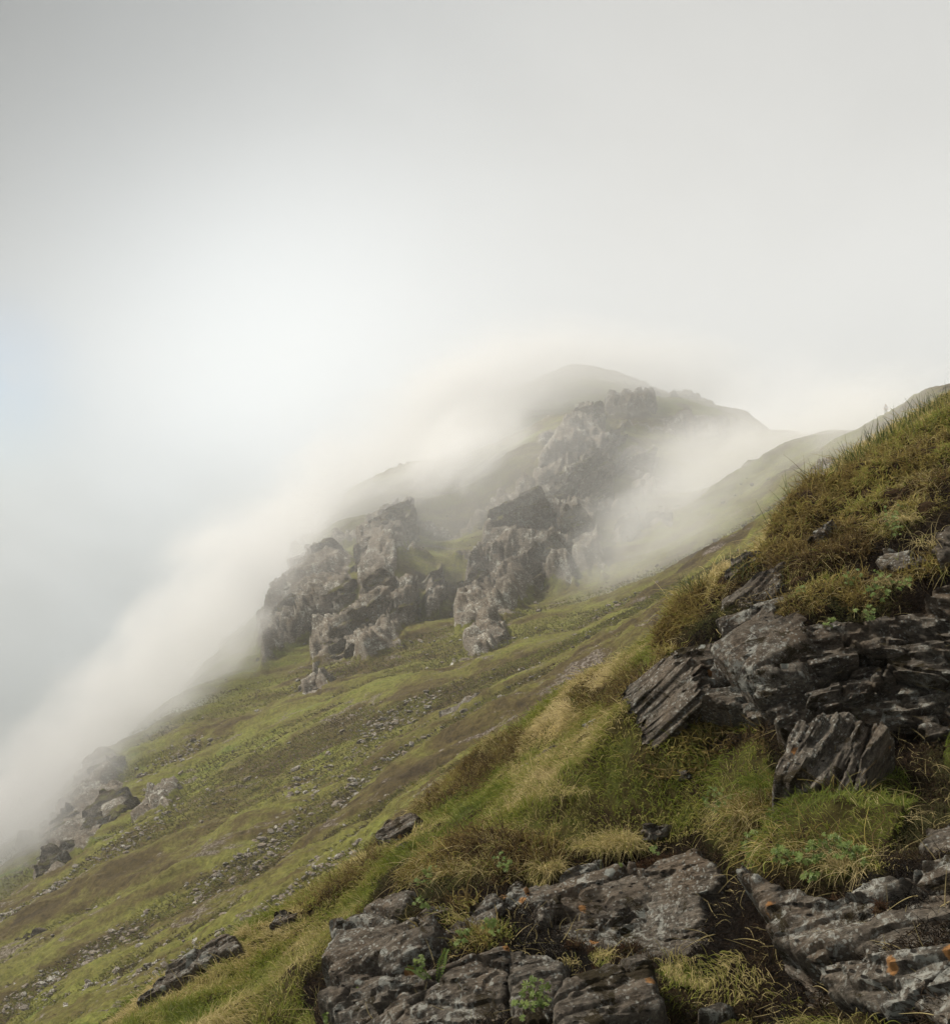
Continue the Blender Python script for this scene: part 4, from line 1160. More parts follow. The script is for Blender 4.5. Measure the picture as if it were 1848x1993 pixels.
# the brown strips of heath on the open bank
HEATH_STRIPS = [C3([(500,680),(560,640),(700,560),(780,470),(830,420),(960,300),(1060,280),(1130,330),(1060,430),(960,480),(900,560),(780,620),(640,690)]),
                C3([(0,1190),(60,1110),(200,1030),(330,930),(360,850),(420,840),(380,950),(230,1060),(100,1150)]),
                C3([(560,1020),(600,900),(800,800),(1000,790),(1250,850),(1300,960),(1100,1010),(900,1060),(700,1090)]),
                C3([(560,1100),(700,1080),(900,1070),(840,1180),(720,1200),(600,1190)]),
                C2([(130,250),(330,230),(560,300),(690,380),(700,480),(400,440),(200,400)]),
                C2([(-60,500),(120,480),(330,530),(200,560),(0,560)]),
                C3([(1330,150),(1480,60),(1700,0),(1848,0),(1700,90),(1500,170),(1400,190)])]
GRASSY_PEAT = [(C2([(480,620),(640,590),(900,640),(1010,610),(1180,700),(1330,560),(1420,600),(1500,760),(1400,1000),(1300,1150),(1080,1180),(800,1130),(560,1060),(480,980)]), 1.0),
               (C3([(480,1330),(600,1300),(780,1290),(900,1260),(1040,1290),(1040,1360),(900,1400),(720,1420),(600,1440),(500,1420)]), 0.8),
               (C3([(640,1180),(760,1120),(860,1180),(900,1260),(760,1260),(660,1240)]), 0.7),
               (C2([(0,1900),(100,1720),(330,1690),(560,1700),(760,1800),(900,1993),(500,1993),(0,1993)]), 0.55),
               (C2([(-320,860),(-100,760),(200,760),(480,800),(460,960),(280,960),(0,960),(-200,960),(-360,980)]), 1.0),
               (C3([(1420,1420),(1480,1400),(1520,1440),(1500,1500),(1440,1480)]), 0.6),
               (C1([(1060,1960),(1200,1900),(1260,1960),(1300,2040),(1180,2060)]), 0.7),
               (C1([(1440,1960),(1560,1900),(1707,1880),(1707,1990),(1500,2020)]), 0.8)]

def scatter_grass():
    n = 950000
    y = RNG.uniform(2.6, 12.2, n); a = RNG.uniform(-0.46, 0.46, n); x = a * y
    w = y / 12.2
    keep = RNG.random(n) < w * 1.25
    x, y = x[keep], y[keep]
    zb = NEAR.z(x, y)
    P0 = np.stack([x, y, zb], -1)
    U, V, D = project(P0)
    nz = noise(P0 * 2.3, 91)
    pm = peat_shade_mask(U, V, 8, noise(P0 * 4, 71) * 22)
    dens = np.where(pm > 0.5, 0.0, 1.0)
    for poly, dd in GRASSY_PEAT:
        m = (in_poly(U, V, poly) + nz * 30) > 0
        dens = np.where(m, np.maximum(dens, dd), dens)
    hs = np.zeros(len(x))
    for poly in HEATH_STRIPS:
        hs = np.maximum(hs, smooth(-10, 14, in_poly(U, V, poly) + nz * 26))
    inside = (U > -40) & (U < 1890) & (V < 2060)
    # sparse where the bank turns away behind its own edge
    k = inside & (RNG.random(len(x)) < dens) & (D < 12.5)
    x, y, P0, hs, nz, pm, D = x[k], y[k], P0[k], hs[k], nz[k], pm[k], D[k]
    z = near_z(x, y) - 0.01
    R = np.stack([x, y, z], -1)
    nn = surf_normal(NEAR, x, y, 0.15)
    t = fbm(R * 0.9, 3, 93) * 1.3 + 0.45 + RNG.normal(0, 0.16, len(x)) + noise(R * 5, 95) * 0.25
    drop = (hs > .5) & (noise(R * 7, 99) < -0.14) & (RNG.random(len(x)) < .85)
    x, y, R, nn, t, hs, nz, D = x[~drop], y[~drop], R[~drop], nn[~drop], t[~drop], hs[~drop], nz[~drop], D[~drop]
    isH = RNG.random(len(x)) < hs * 0.92
    # grass
    g = ~isH
    m = g.sum()
    L = np.clip(RNG.lognormal(-2.78, 0.36, m) * (1 + 0.9 * np.clip(noise(R[g] * 1.4, 96), -0.5, 1)), 0.03, 0.26)
    L = L * (0.55 + 0.45 * smooth(3.5, 7.5, D[g]))
    clump = unit(np.stack([noise(R[g] * 2.6, 97), noise(R[g] * 2.6, 98), np.zeros(m)], -1) + 1e-4)
    d = unit(nn[g] * 0.55 + np.array([-0.10, -0.10, 0.9]) + clump * 0.65 + RNG.normal(0, 0.32, (m, 3)))
    tt = np.clip(t[g], 0, 1)
    col = pal(STRAW, tt)
    o = hair('bank_grass', R[g], d, L, np.clip(0.00035 + 0.00026 * D[g], 0, 0.0034) * RNG.uniform(0.7, 1.2, m), col, M_GRASS, droop=0.6, curl=0.2, npt=4, seed=4, tip=col * 1.15)
    tag(o, 'green and straw coloured grass covering the near bank between the rocks', 'grass', None, 'stuff')
    m = isH.sum()
    d = unit(nn[isH] * 0.6 + np.array([0, 0, 0.6]) + RNG.normal(0, 0.45, (m, 3)))
    L = np.clip(RNG.lognormal(-2.85, 0.35, m), 0.03, 0.12)
    col = pal(HEATH, np.clip(0.30 + nz[isH] * 0.7 + RNG.normal(0, 0.22, m), 0, 1))
    o = hair('bank_heath', R[isH], d, L, np.full(m, 0.0026), col * 0.9, M_TWIG, droop=0.4, curl=0.5, npt=5, seed=5, tip=col * 1.35)
    tag(o, 'brown heathy growth in strips along the edge of the grassy bank', 'heath', None, 'stuff')
    print('grass', g.sum(), isH.sum())
scatter_grass()
def scatter_litter():
    n = 260000
    y = RNG.uniform(2.3, 7.0, n); x = RNG.uniform(-0.2, 0.46, n) * y
    P = np.stack([x, y, NEAR.z(x, y)], -1)
    U, V, D = project(P)
    pm = peat_shade_mask(U, V, 8, noise(P * 4, 71) * 22)
    k = (pm > 0.4) & (U < 1890) & (V < 2060)
    P = P[k]; n = len(P)
    nn = surf_normal(NEAR, P[:, 0], P[:, 1], 0.15)
    P += nn * RNG.uniform(-.02, .05, (n, 1)) * (0.4 + noise(P * 7, 55)[:, None])
    col = pal([(0.007, 0.005, 0.003), (0.018, 0.011, 0.006), (0.045, 0.028, 0.013), (0.045, 0.045, 0.013)], np.clip(0.4 + noise(P * 2, 57) * 1.2 + RNG.normal(0, .2, n), 0, 1), .25)  # moss and root browns, deepened to carry the dark shade between rocks
    dead = RNG.random(n) < .02
    col[dead] = pal(STRAW, np.full(dead.sum(), .8), .2) * .8
    o = hair('peat_litter', P, unit(nn + RNG.normal(0, .7, (n, 3))), np.where(dead, RNG.uniform(.03, .09, n), RNG.uniform(.012, .035, n)), np.full(n, .0013), col, M_TWIG, droop=.5, curl=.5, npt=4, seed=12)
    tag(o, 'dark moss, roots and dead stalks on the bare peat between the rocks', 'moss', None, 'stuff')
scatter_litter()
print('grass', time.time() - T0)

# fine turf on the nearer part of the far slope, seen only as texture and a ragged outline
def scatter_slope():
    n = 150000
    y = 34 * (150 / 34) ** RNG.random(n); a = RNG.uniform(-0.46, 0.46, n); x = a * y
    z = FAR.z(x, y); P = np.stack([x, y, z], -1)
    U, V, D = project(P)
    lump = fbm(P * np.array([0.45, 0.9, 0.9]), 4, 41)
    rk = np.zeros(n)
    for poly, f in PX_ROCK: rk = np.maximum(rk, (in_poly(U, V, poly) > -2))
    k = (U > -20) & (U < 1870) & (V > 700) & (V < 2010) & (rk < .5) & (lump > -0.25)
    P, D, lump, n = P[k], D[k], lump[k], k.sum()
    nn = surf_normal(FAR, P[:, 0], P[:, 1], 0.8)
    P = P + nn * (lump * 0.3 - 0.02)[:, None]
    col = pal([(0.050, 0.036, 0.016), (0.085, 0.075, 0.022), (0.12, 0.125, 0.024), (0.16, 0.155, 0.035)], np.clip(0.5 + fbm(P * 0.25, 3, 101) * 1.3 + RNG.normal(0, 0.15, n), 0, 1))
    d = unit(nn + RNG.normal(0, 0.4, (n, 3)) + np.array([-.3, -.2, .2]))
    o = hair('slope_turf', P, d, RNG.uniform(0.12, 0.30, n) * (D / 80) ** 0.5, 0.00045 * D * RNG.uniform(.6, 1.2, n), col, M_GRASS, droop=0.5, curl=0.3, npt=3, seed=8)
    tag(o, 'mossy tufts on the open green slope', 'turf', None, 'stuff')
scatter_slope()

# ------------------------------------------------------------------ thick mats of heath and turf that overhang the rock
def mat_cushion():
    t = MT('root_mat')
    c = t.ramp(t.noise(16, 6, 0.7), [(0.35, (0.012, 0.008, 0.004)), (0.55, (0.04, 0.024, 0.011)), (0.75, (0.085, 0.055, 0.025))])
    nrm = t.bump(t.noise(26, 6, 0.75), 1.0, 0.04)
    return t.finish(c, 0.95, nrm, 0.1)
M_MAT = mat_cushion()
def heath_mat(name, spots, fn, label, cat='heath', per_m2=24000, tone=0.3, length=0.040, grass=0.12, seed=0, lift=0.25, thick=0.55, group=None, straw=0.6):
    """spots: (u, v, radius) in a crop; each a bulge of one common mat."""
    rg = np.random.default_rng(seed)
    D, F = cube_sphere(26)
    Vs, Fs, k = [], [], 0
    roots, norms = [], []
    root = None
    px = [fn([(u, v)])[0] for u, v, r in spots]
    k_ = (fn([(1, 0)])[0][0] - fn([(0, 0)])[0][0])
    cs = []
    for (U, V), (u, v, r) in zip(px, spots):
        h = None
        for dv in (0, 8, 18, 30, 45, 60):
            h = NEAR.hit(U, V + dv, 1.8, 12, 300)
            if h is not None: break
        if h is None: continue
        d = h[1] * math.cos(PITCH) + h[2] * math.sin(PITCH)
        cs.append((at(U, V, d), r * k_ * d / FPX))
    org = np.mean([c for c, r in cs], axis=0)
    root = link(name, None); root.location = org
    tag(root, label, cat, group)
    for i, (c, r) in enumerate(cs):
        nn = surf_normal(NEAR, c[0], c[1], 0.3)
        nn = unit(nn + np.array([0, -0.5, 0.5]))
        q = np.array(Vector(nn).to_track_quat('Z', 'X').to_matrix())
        E = D * np.array([1, 1, thick]) * r
        E = E @ q.T + c - nn * r * lift * 0.4
        ns = fbm(E * 5, 4, 131 + seed) * 0.42 * r + np.abs(noise(E * 13, 133 + seed)) * 0.34 * r
        E = E + D @ q.T * ns[:, None]
        Vs.append(E); Fs.append(F + k); k += len(E)
        a = 4 * math.pi * r * r * 0.62
        n = int(per_m2 * a)
        pk = rg.integers(len(E), size=n)
        dn = unit((D[pk] / np.array([1, 1, thick])) @ q.T)
        p = E[pk] + rg.normal(0, r * 0.035, (n, 3)) - dn * 0.006
        up = dn[:, 2] * 0.7 - dn[:, 1] * 0.35
        gapn = fbm(p * 7.0, 2, 151 + seed)
        keep = (up > -0.35) & (rg.random(n) < smooth(-0.22, -0.02, gapn))
        roots.append(p[keep]); norms.append(dn[keep])
    for i, v in enumerate(Vs):
        link('root_mat', mesh_np('root_mat', v - org, F, True), M_MAT, root)
    P = np.concatenate(roots); Nn = np.concatenate(norms); n = len(P)
    isg = rg.random(n) < grass * (1 + 1.5 * np.clip(noise(P * 2.5, 141 + seed) * 2, -0.6, 1))
    h = ~isg
    m = h.sum()
    d = unit(Nn[h] * 0.9 + np.array([0, 0, 0.35]) + rg.normal(0, 0.42, (m, 3)))
    L = length * np.exp(rg.normal(0, 0.3, m)) * (1 + 0.5 * noise(P[h] * 6, 143))
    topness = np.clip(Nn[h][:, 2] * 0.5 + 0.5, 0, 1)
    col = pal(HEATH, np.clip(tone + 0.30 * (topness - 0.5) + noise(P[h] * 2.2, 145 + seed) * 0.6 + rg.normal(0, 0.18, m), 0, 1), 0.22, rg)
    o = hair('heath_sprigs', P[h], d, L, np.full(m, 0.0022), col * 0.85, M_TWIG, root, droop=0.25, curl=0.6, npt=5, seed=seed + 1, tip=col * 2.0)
    o['kind'] = 'stuff'
    m = isg.sum()
    if m > 10:
        d = unit(Nn[isg] * 0.6 + np.array([-0.1, -0.15, 0.55]) + rg.normal(0, 0.35, (m, 3)))
        col = pal(STRAW, np.clip(straw + rg.normal(0, 0.28, m), 0, 1), 0.2, rg)
        o = hair('grass_blades', P[isg], d, np.clip(rg.lognormal(-2.5, 0.35, m), 0.03, 0.2) * length / 0.050, np.full(m, 0.0011), col, M_GRASS, root, droop=0.8, curl=0.25, npt=5, seed=seed + 2)
        o['kind'] = 'stuff'
    return root

heath_mat('heather_mat', [(110,1440,75),(165,1370,75),(235,1310,80),(310,1260,70),(380,1240,60),(90,1520,60),(110,1600,50),(180,1480,70),(250,1400,80),(330,1350,60),(120,1680,40)], C1,
          'shaggy brown turf hanging over the left end of the layered rock face', seed=21, tone=0.34, lift=.2)
heath_mat('heather_mat', [(430,1185,60),(500,1140,60),(560,1110,55),(610,1070,45),(650,1040,45),(470,1210,50),(690,990,45),(700,920,40)], C1,
          'olive fringe of turf along the crest above the bare rock ramp', seed=22, tone=0.5, grass=.2, length=.034)
heath_mat('heather_mat', [(780,860,80),(850,800,95),(900,740,100),(980,680,100),(960,790,100),(820,920,70),(1050,650,80)], C1,
          'rounded brown heather hummock on the skyline over the slope', seed=23, thick=.75, tone=0.36)
heath_mat('heather_mat', [(1120,650,85),(1200,580,85),(1290,515,85),(1380,455,80),(1470,400,80),(1560,345,85),(1650,300,85),(1740,270,85),(1190,640,90),(1320,580,95),(1450,510,95),(1600,440,100),(1710,400,95)], C1,
          'heather and bilberry crest climbing to the right edge of the picture', seed=24, thick=.75, tone=0.46, grass=.16, length=.034)
heath_mat('heather_mat', [(1220,680,110),(1340,620,120),(1470,560,120),(1600,510,120),(1720,480,100),(1160,840,100),(1280,790,110),(1400,730,120),(1540,680,120),(1670,640,120),(1480,800,90),(1600,770,80),(1340,870,80),(1420,880,60)], C1,
          'large sunlit mat of olive and straw moss and heather on top of the outcrop', seed=25, thick=.75, tone=0.52, grass=.22, length=.034)
heath_mat('heather_mat', [(800,1060,90),(880,1010,90),(960,990,100),(1060,960,110),(1150,930,100),(860,1100,90),(960,1080,100),(1070,1050,90),(1160,1020,90),(760,1150,60),(850,1180,60),(1220,930,70)], C1,
          'dense dark brown heather cushion below the grey stone, above the bare ramp', seed=26, thick=.75, tone=0.24)
heath_mat('turf_ledge', [(680,1390,55),(760,1350,70),(850,1310,75),(950,1270,80),(1050,1230,85),(1150,1200,85),(1250,1180,85),(1340,1170,70),(1430,1140,50),(780,1400,50),(1180,1290,60),(1280,1270,60),(960,1340,50)], C1,
          'green and brown turf shelf with hanging roots across the top of the layered rock face', seed=27, tone=0.42, grass=.2, length=.034)
heath_mat('heather_mat', [(1500,1130,50),(1580,1110,55),(1650,1080,60),(1720,1050,60)], C1, 'low brown heather strip running to the right edge above bare grey rock', seed=28, tone=0.34)
heath_mat('turf_tussock', [(560,820,80),(660,780,110),(800,760,120),(950,780,130),(1100,790,120),(1230,830,100),(620,930,90),(760,960,110),(900,1000,110),(1050,1000,110),(1180,960,100),(1290,960,70),(560,980,60),(1240,1060,50)], C2,
          'big shaggy tussock of straw and green below the striped boulder', cat='tussock', seed=29, tone=0.36, grass=.55, length=.06, thick=.45, per_m2=13000)
heath_mat('heather_mat', [(520,1350,45),(600,1330,55),(680,1350,45),(560,1410,45),(640,1400,40)], C3, 'small round heather clump growing on the grey rocks at the lower left', seed=30, tone=0.25, grass=.3)
heath_mat('grass_clump', [(860,1300,50),(940,1310,50),(1010,1330,40),(900,1350,40)], C3, 'dry grass clump between the thin plates and the lichened slab', cat='grass clump', seed=31, tone=0.3, grass=.6)
heath_mat('heather_mat', [(560,1000,50),(620,940,60),(700,900,70),(800,870,75),(900,860,75),(1000,870,75),(1100,900,70),(1200,930,60),(640,1010,50),(760,980,60),(880,970,60),(1000,980,60),(1120,980,50),(1270,930,40)], C3,
          'dark overhanging lip of heath and dead grass above the lower slabs', seed=32, tone=0.26, grass=.4, length=.05)
heath_mat('heather_mat', [(250,1260,45),(290,1220,40),(230,1310,35)], C3, 'rusty heather clump at the left edge of the lower rocks', seed=33, tone=0.2)
heath_mat('heather_mat', [(600,660,45),(690,600,50),(780,540,50),(840,470,50),(900,400,50),(960,340,50),(1030,330,50),(1000,400,50),(920,480,50),(820,570,45)], C3,
          'brown heather brow where the bank breaks against the far slope', seed=34, tone=0.36, grass=.35, length=.05, group=None)
heath_mat('heather_mat', [(60,1140,30),(120,1090,30),(190,1050,32),(260,1000,32),(320,950,30),(370,890,28)], C3, 'narrow roll of dry brown heather along the left edge of the bank', seed=35, tone=0.42, grass=.3, length=.034)
print('heath', time.time() - T0)

# moss cushions on the slabs: dark hollows of moss, and one bright green one
def moss(fn, spots, label, green=0.0, seed=0):
    rg = np.random.default_rng(seed)
    D, F = cube_sphere(16)
    k_ = (fn([(1, 0)])[0][0] - fn([(0, 0)])[0][0])
    Vs, Fs, k, R, Nn = [], [], 0, [], []
    for u, v, r in spots:
        U, V = fn([(u, v)])[0]
        h = NEAR.hit(U, V, 1.6, 12, 300)
        d = (h[1] * math.cos(PITCH) + h[2] * math.sin(PITCH)) - 0.10
        c = at(U, V, d); rr = r * k_ * d / FPX
        nn = unit(surf_normal(NEAR, c[0], c[1], 0.3) + np.array([0, -0.5, 0.3]))
        q = np.array(Vector(nn).to_track_quat('Z', 'X').to_matrix())
        E = (D * np.array([1, 1, .4]) * rr) @ q.T + c - nn * rr * 0.1
        E += (D @ q.T) * (fbm(E * 14, 3, seed) * 0.5 * rr)[:, None]
        Vs.append(E); Fs.append(F + k); k += len(E)
        n = int(50000 * 12 * rr * rr * .5); pk = rg.integers(len(E), size=n)
        R.append(E[pk] + rg.normal(0, rr * .05, (n, 3))); Nn.append(unit((D[pk] / np.array([1, 1, .4])) @ q.T))
    V_ = np.concatenate(Vs); org = V_.mean(0)
    root = link('moss_cushion', None); root.location = org; tag(root, label, 'moss')
    for v in Vs: link('root_mat', mesh_np('root_mat', v - org, F, True), M_MAT, root)
    P = np.concatenate(R); Nn = np.concatenate(Nn); n = len(P)
    c0 = pal([(0.030, 0.014, 0.007), (0.055, 0.028, 0.012)] if green == 0 else [(0.05, 0.05, 0.008), (0.10, 0.11, 0.012)], rg.random(n), .2, rg)
    o = hair('moss_leaves', P, unit(Nn + rg.normal(0, .4, (n, 3))), rg.uniform(.008, .02, n), np.full(n, .0014), c0, M_TWIG, root, droop=0.1, curl=.4, npt=3, seed=seed)
    o['kind'] = 'stuff'
moss(CB, [(700,790,70),(780,800,80),(850,850,60),(620,830,60),(690,870,60),(560,860,40)], 'dark brown moss pad in the hollow of the lichened slab', seed=61)
moss(CB, [(580,950,52),(635,930,38)], 'small bright green moss cushion beside the dark brown pad', 1.0, seed=62)
moss(CB, [(1190,1110,55),(1200,1180,60),(1100,1210,50),(1000,1220,40),(740,1230,35),(560,1190,40),(620,1190,35)], 'dark moss along the lower edge of the lichened slab', seed=63)
moss(CB, [(1550,560,50),(1530,640,55),(1480,600,40)], 'dark moss in a notch at the top right of the lichened slab', seed=64)
moss(CB, [(1150,560,50),(1220,540,60),(1300,500,60),(1400,500,50)], 'dark moss crust under the turf above the lichened slab', seed=65)
moss(CB, [(1030,1330,34),(870,1360,28),(700,1430,26),(780,1400,26)], 'line of little moss tufts on the squared block', seed=66)
moss(CC, [(570,800,60),(560,860,50),(590,750,40)], 'round dark moss cushion near the left edge of the huge slab', seed=67)
moss(CC, [(1010,680,60),(1100,620,60),(1260,680,50),(900,640,50),(1200,560,40)], 'scattered dark moss on the upper part of the huge slab', seed=68)

# leafy plants: palmate leaves on thin stalks
def leaf_mesh():
    V, F = [(0, 0, 0)], []
    for i in range(7):
        a = math.radians(-126 + 42 * i); l = 1.0 - 0.10 * abs(i - 3)
        d = Vector((math.sin(a), math.cos(a), 0)); s = Vector((d.y, -d.x, 0))
        b = len(V)
        V += [tuple(d * .35 * l + s * .13 + Vector((0, 0, .05))), tuple(d * .75 * l + s * .17 + Vector((0, 0, .04))), tuple(d * l + Vector((0, 0, -.08))), tuple(d * .75 * l - s * .17 + Vector((0, 0, .04))), tuple(d * .35 * l - s * .13 + Vector((0, 0, .05))), tuple(d * .55 * l - Vector((0, 0, .03)))]
        F += [(0, b, b + 5), (b, b + 1, b + 5), (b + 1, b + 2, b + 5), (b + 2, b + 3, b + 5), (b + 3, b + 4, b + 5), (b + 4, 0, b + 5)]
    me = bpy.data.meshes.new('leaf'); me.from_pydata(V, [], F); me.update()
    return me
def mat_leaf():
    t = MT('leaf_green')
    oi = t.nt.nodes.new('ShaderNodeObjectInfo')
    c = t.mix(oi.outputs['Random'], (0.075, 0.120, 0.020), (0.16, 0.20, 0.045))
    c = t.mix(t.math('MULTIPLY', t.noise(40, 3), 0.5), c, (0.15, 0.20, 0.06))
    t.put(t.b.inputs['Base Color'], c); t.b.inputs['Roughness'].default_value = 0.5; t.b.inputs['Specular IOR Level'].default_value = 0.3
    tr = t.nt.nodes.new('ShaderNodeBsdfTranslucent'); t.nt.links.new(c, tr.inputs['Color'])
    mx = t.nt.nodes.new('ShaderNodeMixShader'); mx.inputs[0].default_value = 0.3
    t.nt.links.new(t.b.outputs[0], mx.inputs[1]); t.nt.links.new(tr.outputs[0], mx.inputs[2]); t.nt.links.new(mx.outputs[0], t.out.inputs['Surface'])
    return t.m
LEAF = leaf_mesh(); LEAF.materials.append(mat_leaf())
M_STEM = mat_plain('stem_green', (0.05, 0.07, 0.02), (0.10, 0.07, 0.03))
def leafy_plant(fn, u, v, r, n, label, seed, lift=0.21):
    rg = np.random.default_rng(seed)
    U, V = fn([(u, v)])[0]; k_ = (fn([(1, 0)])[0][0] - fn([(0, 0)])[0][0])
    h = NEAR.hit(U, V, 1.6, 12, 300)
    if h is None: h = NEAR.hit(U, V + 40, 1.6, 12, 300)
    d = h[1] * math.cos(PITCH) + h[2] * math.sin(PITCH)
    c = at(U, V, d - lift); rr = r * k_ * d / FPX
    root = link('leafy_plant', None); root.location = c
    tag(root, label, 'plant', 'green leafy plants rooted among the rocks and turf')
    tips = []
    for i in range(int(n * 1.5)):
        th = rg.uniform(0, 6.28); q = rr * math.sqrt(rg.random())
        p = np.array([math.cos(th) * q, -0.02 - 0.06 * rg.random(), math.sin(th) * q * 0.9])
        tips.append(p)
        o = bpy.data.objects.new('leaf', LEAF); COL.objects.link(o); o.parent = root
        o.location = p
        nrm = Vector((rg.normal(-.1, .45), -0.75 + rg.normal(0, .3), 0.8 + rg.normal(0, .3)))
        o.rotation_euler = (nrm.to_track_quat('Z', 'Y').to_matrix() @ Matrix.Rotation(rg.uniform(0, 6.28), 3, 'Z')).to_euler()
        s = rg.uniform(.008, .019); o.scale = (s, s, s)
    # stalks: thin three sided tubes from the crown to each leaf
    P, F, k = [], [], 0
    for p in tips:
        b = p * 0.25 + np.array([0, 0.05, -0.03])
        for j, t in enumerate((0, .5, 1)):
            c_ = b * (1 - t) + p * t + np.array([0, 0, .012 * math.sin(t * 3.1)])
            for a in (0, 2.1, 4.2): P.append(c_ + np.array([math.cos(a), 0, math.sin(a)]) * .0011)
        for j in (0, 1):
            for a in range(3): F.append((k + j * 3 + a, k + j * 3 + (a + 1) % 3, k + j * 3 + 3 + (a + 1) % 3, k + j * 3 + 3 + a))
        k += 9
    link('stalks', mesh_np('stalks', np.array(P), np.array(F), True), M_STEM, root)
PLANTS = [
    (C2, 980, 960, 95, 22, 'largest leafy plant, in the middle of the big shaggy tussock'), (C2, 1130, 990, 75, 16, 'bright leafy plant at the right side of the big shaggy tussock'),
    (C2, 870, 1030, 70, 14, 'leafy plant at the lower middle of the big shaggy tussock'), (C2, 880, 1120, 45, 8, 'lowest leaves hanging from the big shaggy tussock'),
    (C2, 560, 940, 75, 18, 'pale blue green leaves at the left side of the big shaggy tussock'), (C2, 560, 1060, 60, 12, 'leaves trailing over the sharp left edge of the huge slab'),
    (C2, 740, 1010, 60, 12, 'leafy plant between the pale leaves and the big shaggy tussock centre'), (C2, 690, 800, 60, 8, 'few small leaves high on the left of the big shaggy tussock'), (C2, 840, 800, 60, 7, 'few small leaves high in the middle of the big shaggy tussock'),
    (C2, 370, 690, 80, 18, 'leafy plant in the grass left of the big shaggy tussock'), (C2, 400, 750, 50, 9, 'small leafy plant just below the one left of the big shaggy tussock'),
    (C1, 1370, 790, 60, 12, 'pale leaves half way down the sunlit mat on the outcrop'), (C1, 1350, 840, 45, 8, 'leaves just below the pale ones on the outcrop mat'), (C1, 1385, 890, 30, 5, 'lowest single sprig of leaves above the small dark ledge'),
    (C1, 1270, 1240, 70, 14, 'leaves hanging from the right part of the turf shelf'), (C1, 1290, 1160, 60, 10, 'leaves on top of the right part of the turf shelf'), (C1, 1215, 1340, 55, 10, 'leaves dangling below the turf shelf among pale roots'),
    (C1, 1130, 1150, 50, 9, 'bright fresh leaves on the top edge of the turf shelf'), (C1, 860, 1225, 35, 6, 'small bright sprig on the left of the turf shelf'), (C1, 1000, 1410, 35, 6, 'small leaves growing from the black gap under the turf shelf'),
    (C1, 800, 1290, 45, 8, 'pale green tuft at the left end of the turf shelf'), (C1, 1410, 1180, 50, 8, 'leaves at the right end of the turf shelf'),
    (C3, 620, 1010, 70, 14, 'leaves under the dark overhanging lip, left of the slabs'), (C3, 610, 1100, 45, 9, 'leafy plant in the peat below the dark overhanging lip'), (C3, 650, 960, 40, 7, 'small leaves at the top of the peaty hollow under the lip'),
    (C3, 990, 910, 45, 8, 'leaves in the middle of the dark overhanging lip'), (C3, 810, 1280, 50, 10, 'leafy plant between the round heather clump and the dry grass clump'), (C3, 940, 1220, 45, 8, 'leafy plant just above the dry grass clump'),
    (C3, 1160, 1540, 75, 20, 'feathery green plant in the cleft between the pitted slab and the squared block'), (C3, 1100, 1600, 45, 7, 'small leaves trailing left of the feathery green plant'),
    (C3, 590, 1390, 35, 6, 'few leaves low in the round heather clump'), (C3, 1560, 950, 40, 7, 'small fresh plant on the ledge at the top of the lichened slab'), (C3, 235, 1570, 70, 12, 'leafy plant in the grass beside the dark hollow under the plates'),
    (C3, 170, 1670, 60, 9, 'leaves at the very bottom left of the rocks'), (C3, 1750, 860, 35, 5, 'tiny leaves in the peat right of the thin stone'), (C3, 1840, 1010, 30, 5, 'tiny leaves at the top of the dark moss on the lichened slab')]
for i, (fn, u, v, r, n, lab) in enumerate(PLANTS):
    leafy_plant(fn, u, v, r, n, lab, 800 + i)

# loose tufts of dry grass
def tuft(fn, u, v, r, n, label, seed, length=.2, straw=.85, lift=0.06, droop=.8, up=.75, out=.45):
    rg = np.random.default_rng(seed)
    U, V = fn([(u, v)])[0]; k_ = (fn([(1, 0)])[0][0] - fn([(0, 0)])[0][0])
    h = NEAR.hit(U, V, 1.6, 12, 300)
    if h is None: return
    d = h[1] * math.cos(PITCH) + h[2] * math.sin(PITCH)
    c = at(U, V, d - lift); rr = r * k_ * d / FPX * 1.5; length *= .8
    n = int(n * 1.7)
    th = rg.uniform(0, 6.28, n); q = rr * np.sqrt(rg.random(n))
    o2 = np.stack([np.cos(th), np.sin(th), np.zeros(n)], -1)
    R = c + o2 * q[:, None] + rg.normal(0, .006, (n, 3))
    dr = unit(o2 * out * rg.uniform(.2, 1.4, (n, 1)) + np.array([-.15, -.2, up]) + rg.normal(0, .30, (n, 3)))
    o = hair('grass_tuft', R, dr, length * rg.uniform(.35, .95, n), np.full(n, .00095), pal(STRAW, np.clip(straw - .12 + rg.normal(0, .22, n), 0, 1), .25, rg), M_GRASS, None, droop=droop, curl=.25, npt=6, seed=seed)
    tag(o, label, 'grass tuft', 'tufts of dry grass')
